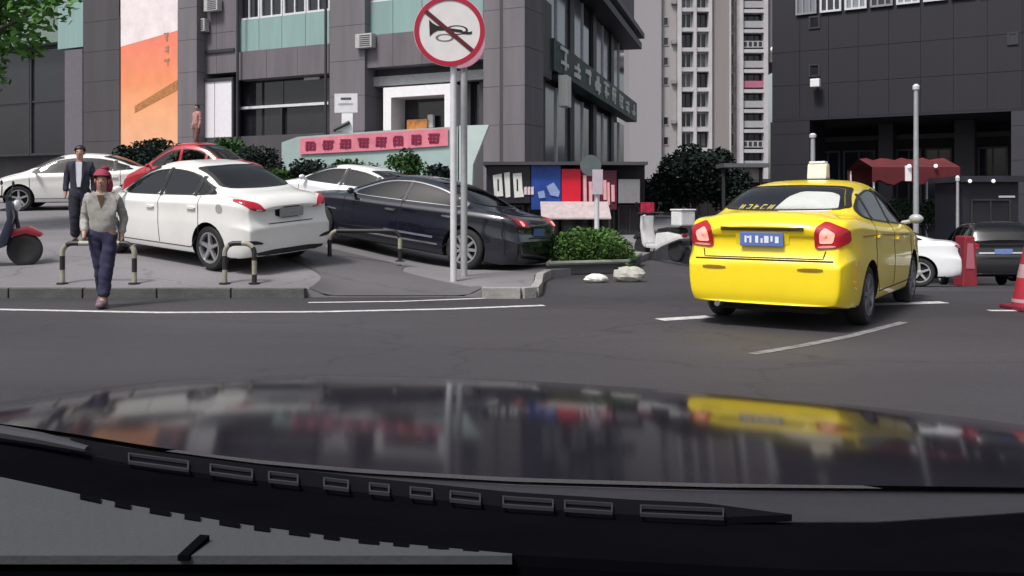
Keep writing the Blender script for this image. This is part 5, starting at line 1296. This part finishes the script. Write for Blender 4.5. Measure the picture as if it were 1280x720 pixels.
def person(label, pose, top_m, leg_m, shoe_m, H=1.68, group=None, jacket=None, shirt=None, headwear=None, hair=True, scarf=None):
    t = thing('person', label, 'person', group=group); k = H/1.68
    J = {n: (tuple(c*k for c in p), tuple(q*k for q in r) if isinstance(r, tuple) else r*k) for n, (p, r) in pose.items()}
    core = [['pelvis','waist','chest','neckb','neck','jaw','head','crown']]
    for s in 'LR': core += [['chest','sh'+s,'el'+s,'wr'+s], ['pelvis','hip'+s,'kn'+s,'an'+s,'toe'+s]]
    fing = []
    for s in 'LR':
        a, b = Vector(J['el'+s][0]), Vector(J['wr'+s][0]); dd = b-a
        c1, c2 = hand(J, s, J['wr'+s][0], dd, (0,-1,.2), 'h'+s, 1)
        core.append(['wr'+s]+c1[0]); fing += c2
    vs, es = build(J, core); hc = Vector(J['head'][0])
    ex = MB(); fd = Vector(pose.get('_face', ((0,-1,0), 0))[0])
    rt = Vector((0,0,1)).cross(fd).normalized()
    ex.ball(hc+fd*.098*k+Vector((0,0,-.012*k)), (.015*k,.018*k,.024*k), 8, 6)
    for sg in (1, -1): ex.ball(hc+rt*sg*.078*k, (.012*k,.022*k,.032*k), 8, 6)
    fv, fe = build(J, fing)
    n0 = len(vs); vs2 = vs+fv; es2 = es+[(a+n0, b+n0) for a, b in fe]
    skin('body', vs2, es2, M_skin, t, extra=ex)
    for sg in (1, -1):
        b = MB(); b.ball(hc+fd*.086*k+rt*sg*.032*k+Vector((0,0,.018*k)), (.014*k,.010*k,.008*k), 8, 6); obj('eye', b, M_hair, t)
    b = MB(); b.ball(hc+fd*.088*k+Vector((0,0,-.055*k)), (.024*k,.012*k,.007*k), 8, 6); obj('mouth', b, mat('lips', (.30,.09,.08), .5), t)
    if hair:
        b = MB(); b.ball(hc-fd*.022*k+Vector((0,0,.042*k)), (.093*k,.098*k,.094*k), 16, 10)
        b.v = [v+Vector((0,0,.05*k))-fd*.03*k if (v-hc).dot(fd) > .03*k and v.z < hc.z+.05*k else v for v in b.v]; obj('hair', b, M_hair, t, smooth=True)
    def grow(nm, chs, f, m, add=.012, ends=None):
        JJ = {n: (p, tuple(q*f+add for q in r) if isinstance(r, tuple) else r*f+add) for n, (p, r) in J.items()}
        if ends: JJ.update(ends(JJ))
        v, e = build(JJ, chs); return skin(nm, v, e, m, t, sub=3, folds=True)
    def lerpj(a, b, u): return tuple(lerp(x, y, u) for x, y in zip(J[a][0], J[b][0]))
    def legs(JJ):
        o = {}
        for s in 'LR': o['cuff'+s] = (lerpj('kn'+s, 'an'+s, .93), (.074*k, .080*k)); o['kn'+s] = (JJ['kn'+s][0], .086*k); o['hip'+s] = (JJ['hip'+s][0], (.110*k, .118*k))
        o['pelvis'] = (JJ['pelvis'][0], (.150*k, .115*k)); o['belt'] = (lerpj('pelvis','waist',.62), (.150*k,.112*k)); return o
    grow('trousers', [['pelvis','belt']]+[['pelvis','hip'+s,'kn'+s,'cuff'+s] for s in 'LR'], 1.05, leg_m, .010, legs)
    def tops(JJ):
        o = {'hem': (lerpj('pelvis','waist',-.45), (.172*k,.134*k))}
        for s in 'LR': o['cuffa'+s] = (lerpj('el'+s, 'wr'+s, .90), .045*k); o['el'+s] = (JJ['el'+s][0], .056*k); o['sh'+s] = (JJ['sh'+s][0], .074*k)
        o['waist'] = (JJ['waist'][0], (.165*k,.125*k)); o['chest'] = (JJ['chest'][0], (.172*k,.128*k)); o['neckb'] = (JJ['neckb'][0], (.075*k,.070*k)); return o
    grow('jacket' if jacket else 'sweater', [['hem','waist','chest','neckb']]+[['chest','sh'+s,'el'+s,'cuffa'+s] for s in 'LR'], 1.0, jacket or top_m, .012, tops)
    for s in 'LR':
        a = Vector(J['an'+s][0]); b_ = Vector(J['toe'+s][0]); dv = (b_-a); dv.z = 0; dv = dv.normalized() if dv.length > 1e-4 else Vector((0,-1,0))
        v = [((a.x-dv.x*.07*k, a.y-dv.y*.07*k, a.z-.03*k), (.052*k,.058*k)), ((a.x+dv.x*.05*k, a.y+dv.y*.05*k, a.z-.035*k), (.058*k,.056*k)), ((a.x+dv.x*.20*k, a.y+dv.y*.20*k, max(.035*k, b_.z)), (.055*k,.042*k))]
        skin('shoe', v, [(0,1),(1,2)], shoe_m, t)
    return t, J, k, hc, fd, rt
def stand_pose(stride=.0, armL=0, armR=0, lean=0):
    return {'pelvis':((0,0,.93),(.125,.095)),'waist':((0,.005-lean*.3,1.08),(.122,.088)),'chest':((0,.0-lean*.7,1.27),(.145,.10)),'neckb':((0,.01-lean,1.41),(.06,.058)),'neck':((0,-.005-lean,1.455),(.052,.052)),
      'jaw':((0,-.022-lean,1.50),(.058,.070)),'head':((0,-.012-lean,1.565),(.074,.092)),'crown':((0,.005-lean,1.635),(.055,.068)),
      'shL':((.165,.01-lean*.8,1.36),.052),'elL':((.215,.02,1.10),.042),'wrL':((.22,-.05-armL,.87),.030),
      'shR':((-.165,.01-lean*.8,1.36),.052),'elR':((-.215,.02,1.10),.042),'wrR':((-.22,-.05-armR,.87),.030),
      'hipL':((.085,0,.86),.085),'knL':((.085,-.03-stride*.5,.48),.058),'anL':((.075,.02-stride,.09),.040),'toeL':((.08,-.13-stride,.035),.030),
      'hipR':((-.085,0,.86),.085),'knR':((-.085,-.03+stride*.2,.48),.058),'anR':((-.075,.04+stride*.9,.09),.040),'toeR':((-.08,-.10+stride*.9,.035),.030)}
# the woman walking towards us
p = stand_pose(.20, .03, .02, .05)
p.update({'knR':((-.03,.0,.49),.058),'anR':((-.035,.16,.12),.040),'toeR':((-.035,.03,.04),.030),'knL':((.055,-.09,.49),.058),'anL':((.03,-.14,.09),.040),'toeL':((.02,-.30,.05),.030),
   'elL':((.225,.09,1.11),.042),'wrL':((.215,.02,.89),.030),'elR':((-.225,.03,1.10),.042),'wrR':((-.19,-.14,.91),.030)})
M_knit = mat('cream_knit', (.37,.355,.33), .9, var=.15, scale=20, bump=.5, bscale=140)
wom, J, k, hc, fd, rt = person('woman in a cream knit top, navy trousers and red headscarf stepping off the kerb', p, M_knit, mat('navy_cloth', (.022,.020,.055), .85, var=.2, scale=10, bump=.2), mat('mauve_shoe', (.16,.10,.13), .6), 1.64, hair=False)
M_scarf = mat('red_headscarf', (.28,.03,.07), .8, var=.25, scale=12, bump=.3)
b = MB(); b.ball(hc-fd*.018+Vector((0,0,.045)), (.104,.112,.108), 20, 14); b.v = [v-fd*.06+Vector((0,0,.05)) if (v-hc).dot(fd) > .03 and v.z < hc.z+.055 else v for v in b.v]; obj('headscarf', b, M_scarf, wom, smooth=True)
b = MB(); b.ball(hc-fd*.065+Vector((.015,0,-.05)), (.098,.062,.13), 16, 10); obj('scarf_fall', b, M_scarf, wom, smooth=True)
b = MB(); b.ball(hc+Vector((.03,.03,.155)), (.05,.05,.035), 12, 8); obj('scarf_knot', b, mat('dark_red_knot', (.20,.012,.035), .8), wom, smooth=True)
b = MB(); b.prism([(-.045,1.36),(.045,1.36),(.0,1.20)], -.128, -.120); obj('shirt_collar', b, mat('brown_collar', (.12,.055,.03), .8), wom)
place(wom, (wx(129, 11.2), 11.2, 0), R(12))
# the man in the dark suit
p = stand_pose(.0, .02, -.02)
man, J, k, hc, fd, rt = person('man in a dark suit and white shirt standing before the far white saloon', p, None, mat('dark_suit_trousers', (.018,.018,.032), .85), mat('black_shoe', (.01,.01,.01), .4), 1.74, jacket=mat('dark_suit', (.020,.020,.038), .8, var=.2))
M_shirt = mat('white_shirt', (.68,.69,.74), .8, var=.06)
b = MB(); b.prism([(-.055*k,1.40*k),(.055*k,1.40*k),(.05*k,1.18*k),(.025*k,.98*k),(-.025*k,.98*k),(-.05*k,1.18*k)], -.158*k, -.140*k); obj('shirt_front', b, M_shirt, man, bevel=.006)
for sg in (1, -1):
    b = MB(); b.prism([(sg*.055*k,1.42*k),(sg*.105*k,1.34*k),(sg*.055*k,1.05*k),(sg*.045*k,1.2*k)], -.166*k, -.150*k); obj('lapel', b, MATS['dark_suit'], man)
YM = 16.2; place(man, (wx(100, YM), YM, GP(wx(100, YM), YM)), R(18))
# the passer-by up by the white door
p = stand_pose(.1)
psb, *_ = person('passer-by in a pinkish top in front of the white double door', p, mat('pink_top', (.40,.20,.19), .8), mat('brown_trousers', (.16,.07,.06), .8), mat('black_shoe', ()), 1.68)
YQ = 33.0; place(psb, (wx(246, YQ), YQ, wz(189, YQ)), R(-40))
# ------------------------------------------------------------ plants
def leafmat(nm, c, isl=.45):
    return mat(nm, c, .8, var=.35, scale=1.2, island=isl, spec=.2)
M_leaf = leafmat('leaf_green', (.035,.085,.022)); M_leafd = leafmat('leaf_dark', (.012,.022,.018)); M_leafb = leafmat('leaf_bush', (.062,.130,.030)); M_leafl = leafmat('leaf_light', (.06,.15,.03))
M_bark = mat('bark', (.055,.042,.034), .9, var=.3, scale=8, bump=.5)
def leaves(mb, c, rad, n, size, rnd, shell=.35):
    for _ in range(n):
        while True:
            u = Vector((rnd.uniform(-1,1), rnd.uniform(-1,1), rnd.uniform(-1,1)))
            if shell < u.length < 1: break
        p = Vector((c[0]+u.x*rad[0], c[1]+u.y*rad[1], c[2]+u.z*rad[2])); s = size*rnd.uniform(.6, 1.3)
        a = Vector((rnd.gauss(0,1), rnd.gauss(0,1), rnd.gauss(0,.6))).normalized(); q = Vector((rnd.gauss(0,1), rnd.gauss(0,1), rnd.gauss(0,1))); b = a.cross(q).normalized()
        mb.add([p-a*s*.5, p+b*s*.26, p+a*s*.55, p-b*s*.26], [(0,1,2,3)])
def crown(clumps, n, size, seed):
    r = random.Random(seed); mb = MB()
    tot = sum(c[1][0]*c[1][2] for c in clumps)
    for c, rad in clumps: leaves(mb, c, rad, int(n*rad[0]*rad[2]/tot), size, r)
    return mb
def tree(label, base, h, clumps, n, size, seed, m, trunk_r=.16, limbs=5, group=None, nm='tree'):
    t = thing(nm, label, 'tree', base, group=group); r = random.Random(seed)
    b = MB(); top = Vector((base[0]+r.uniform(-.3,.3), base[1], base[2]+h*.62)); bb = Vector(base)
    b.tube([bb-Vector((0,0,.2)), bb.lerp(top, .4)+Vector((.08,0,0)), top], [trunk_r*1.25, trunk_r, trunk_r*.6], 10)
    obj('trunk', b, M_bark, t, world=True, smooth=True)
    for k in range(min(limbs, len(clumps))):
        c = Vector(clumps[k][0]); s = bb.lerp(top, r.uniform(.55, 1)); b = MB(); b.tube([s, s.lerp(c, .5)+Vector((0,0,-.1*h*.2)), c], [trunk_r*.5, trunk_r*.33, trunk_r*.12], 7); obj('limb', b, M_bark, t, world=True, smooth=True)
    obj('crown', crown(clumps, n, size, seed), m, t, world=True, fix=False); return t
# tree at top left, its lower boughs hang into view
YL = 19.0; c = []
r = random.Random(8)
for px, py, rx, rz in ((-70,-60,1.6,1.3),(10,-20,1.1,.8),(55,10,.65,.45),(-10,30,.9,.6),(-60,70,1.0,.8),(30,52,.45,.35),(-40,10,1.2,1.0),(-110,20,1.5,1.3),(78,-25,.6,.5),(-20,95,.5,.4)):
    Y = YL+r.uniform(-1,1); c.append(((wx(px, Y), Y, wz(py, Y)), (rx, rx, rz)))
xb = wx(-130, YL)
tree('leafy green street tree whose boughs hang in at the top left corner', (xb, YL, GP(xb, YL)), 6.5, c, 5200, .20, 3, M_leafl, .2)
# dark tree in the street gap
YT_ = 62.0; c = []; r = random.Random(12)
for px, py, rx, rz in ((865,225,2.6,1.6),(835,240,2.0,1.4),(895,225,2.0,1.6),(880,205,1.6,1.0),(850,208,1.5,1.0),(915,245,1.6,1.2),(812,250,1.4,1.1),(862,192,1.0,.7),(900,200,1.0,.8),(925,225,.9,.8)):
    Y = YT_+r.uniform(-1.5,1.5); c.append(((wx(px, Y), Y, wz(py, Y)), (rx, rx, rz)))
tree('dark rounded tree in the street gap below the apartment tower', (wx(866, YT_), YT_, -2.6), 5.6, c, 9000, .34, 5, M_leafd, .25)
# hedge and shrubs in front of the parapet: each shrub a plant
def shrub(px, py, rx, rz, Y, n, size, m, label, seed, group='shrubs in front of the grey block'):
    x = wx(px, Y); z = wz(py, Y); g = GP(x, Y); t = thing('shrub', label, 'shrub', (x, Y, g), group=group); r = random.Random(seed)
    cl = [((x+r.uniform(-.5,.5)*rx, Y+r.uniform(-.4,.4)*rx, z+r.uniform(-.45,.4)*rz), (rx*r.uniform(.25,.6), rx*.45, rz*r.uniform(.3,.65))) for _ in range(11)]
    b = MB()
    for k in range(4): q = cl[k][0]; b.tube([(x, Y, g-.1), ((x+q[0])/2, Y, (g+q[2])/2), q], [.03, .022, .01], 6)
    obj('stem', b, M_bark, t, world=True)
    obj('foliage', crown(cl, n, size, seed), m, t, world=True, fix=False); return t
shrub(325, 205, .9, .75, 27.2, 1300, .15, M_leafd, 'dark shrub at the left end of the teal parapet', 1)
shrub(352, 222, .7, .5, 26.8, 900, .14, M_leaf, 'low green shrub just left of the half hidden white saloon', 2)
shrub(385, 214, .7, .45, 26.8, 900, .14, M_leafd, 'dark low shrub under the left end of the banner', 3)
shrub(440, 212, .9, .4, 27.2, 1100, .14, M_leaf, 'green shrub under the middle of the banner', 4)
shrub(505, 208, .75, .55, 27.0, 1100, .14, M_leaf, 'bright shrub under the right part of the banner', 5)
shrub(545, 222, .6, .5, 26.6, 900, .14, M_leafd, 'dark shrub by the pale post of the no horn sign', 6)
shrub(288, 190, .8, .6, 29.0, 900, .15, M_leaf, 'yellow-green shrub below the white double door', 7)
shrub(190, 186, 1.3, .5, 31.0, 1200, .16, M_leafd, 'dark shrub at the foot of the orange poster', 8)
shrub(172, 196, .9, .5, 30.0, 900, .16, M_leafd, 'dark shrub left of the red car roof', 9)
for px, k_, lab in ((1128, 41, 'dull green shrub left of the tall pale pole under the canopy'), (1160, 42, 'dull green shrub right of the tall pale pole under the canopy'), (1186, 43, 'dull green shrub beside the dark kiosk')):
    shrub(px, 262, .75, .75, 34.5, 1500, .15, leafmat('leaf_dull', (.045,.075,.045)), lab, k_, 'shrubs under the red canopy')
# clipped bush in the planter
YP = 17.2; x = wx(738, YP); t = thing('shrub', 'broad clipped bright green bush in the dark planter', 'shrub', (x, YP, .2)); r = random.Random(4)
cl = [((wx(px, YP)+0, YP+r.uniform(-.7,.3), wz(py, YP)), (rx, .55, rz)) for px, py, rx, rz in ((735,312,.55,.38),(706,309,.35,.30),(765,315,.40,.32),(722,297,.30,.22),(750,299,.34,.24),(694,318,.22,.22),(783,325,.22,.16),(715,323,.30,.16),(742,326,.34,.15),(768,328,.28,.13),(735,292,.16,.14),(700,298,.14,.14),(770,303,.16,.15))]
b = MB()
for q, _ in cl[:5]: b.tube([(x, YP, .2), ((x+q[0])/2, YP, .45), q], [.03, .02, .01], 6)
obj('stem', b, M_bark, t, world=True); obj('foliage', crown(cl, 7500, .075, 9), M_leafb, t, world=True, fix=False)
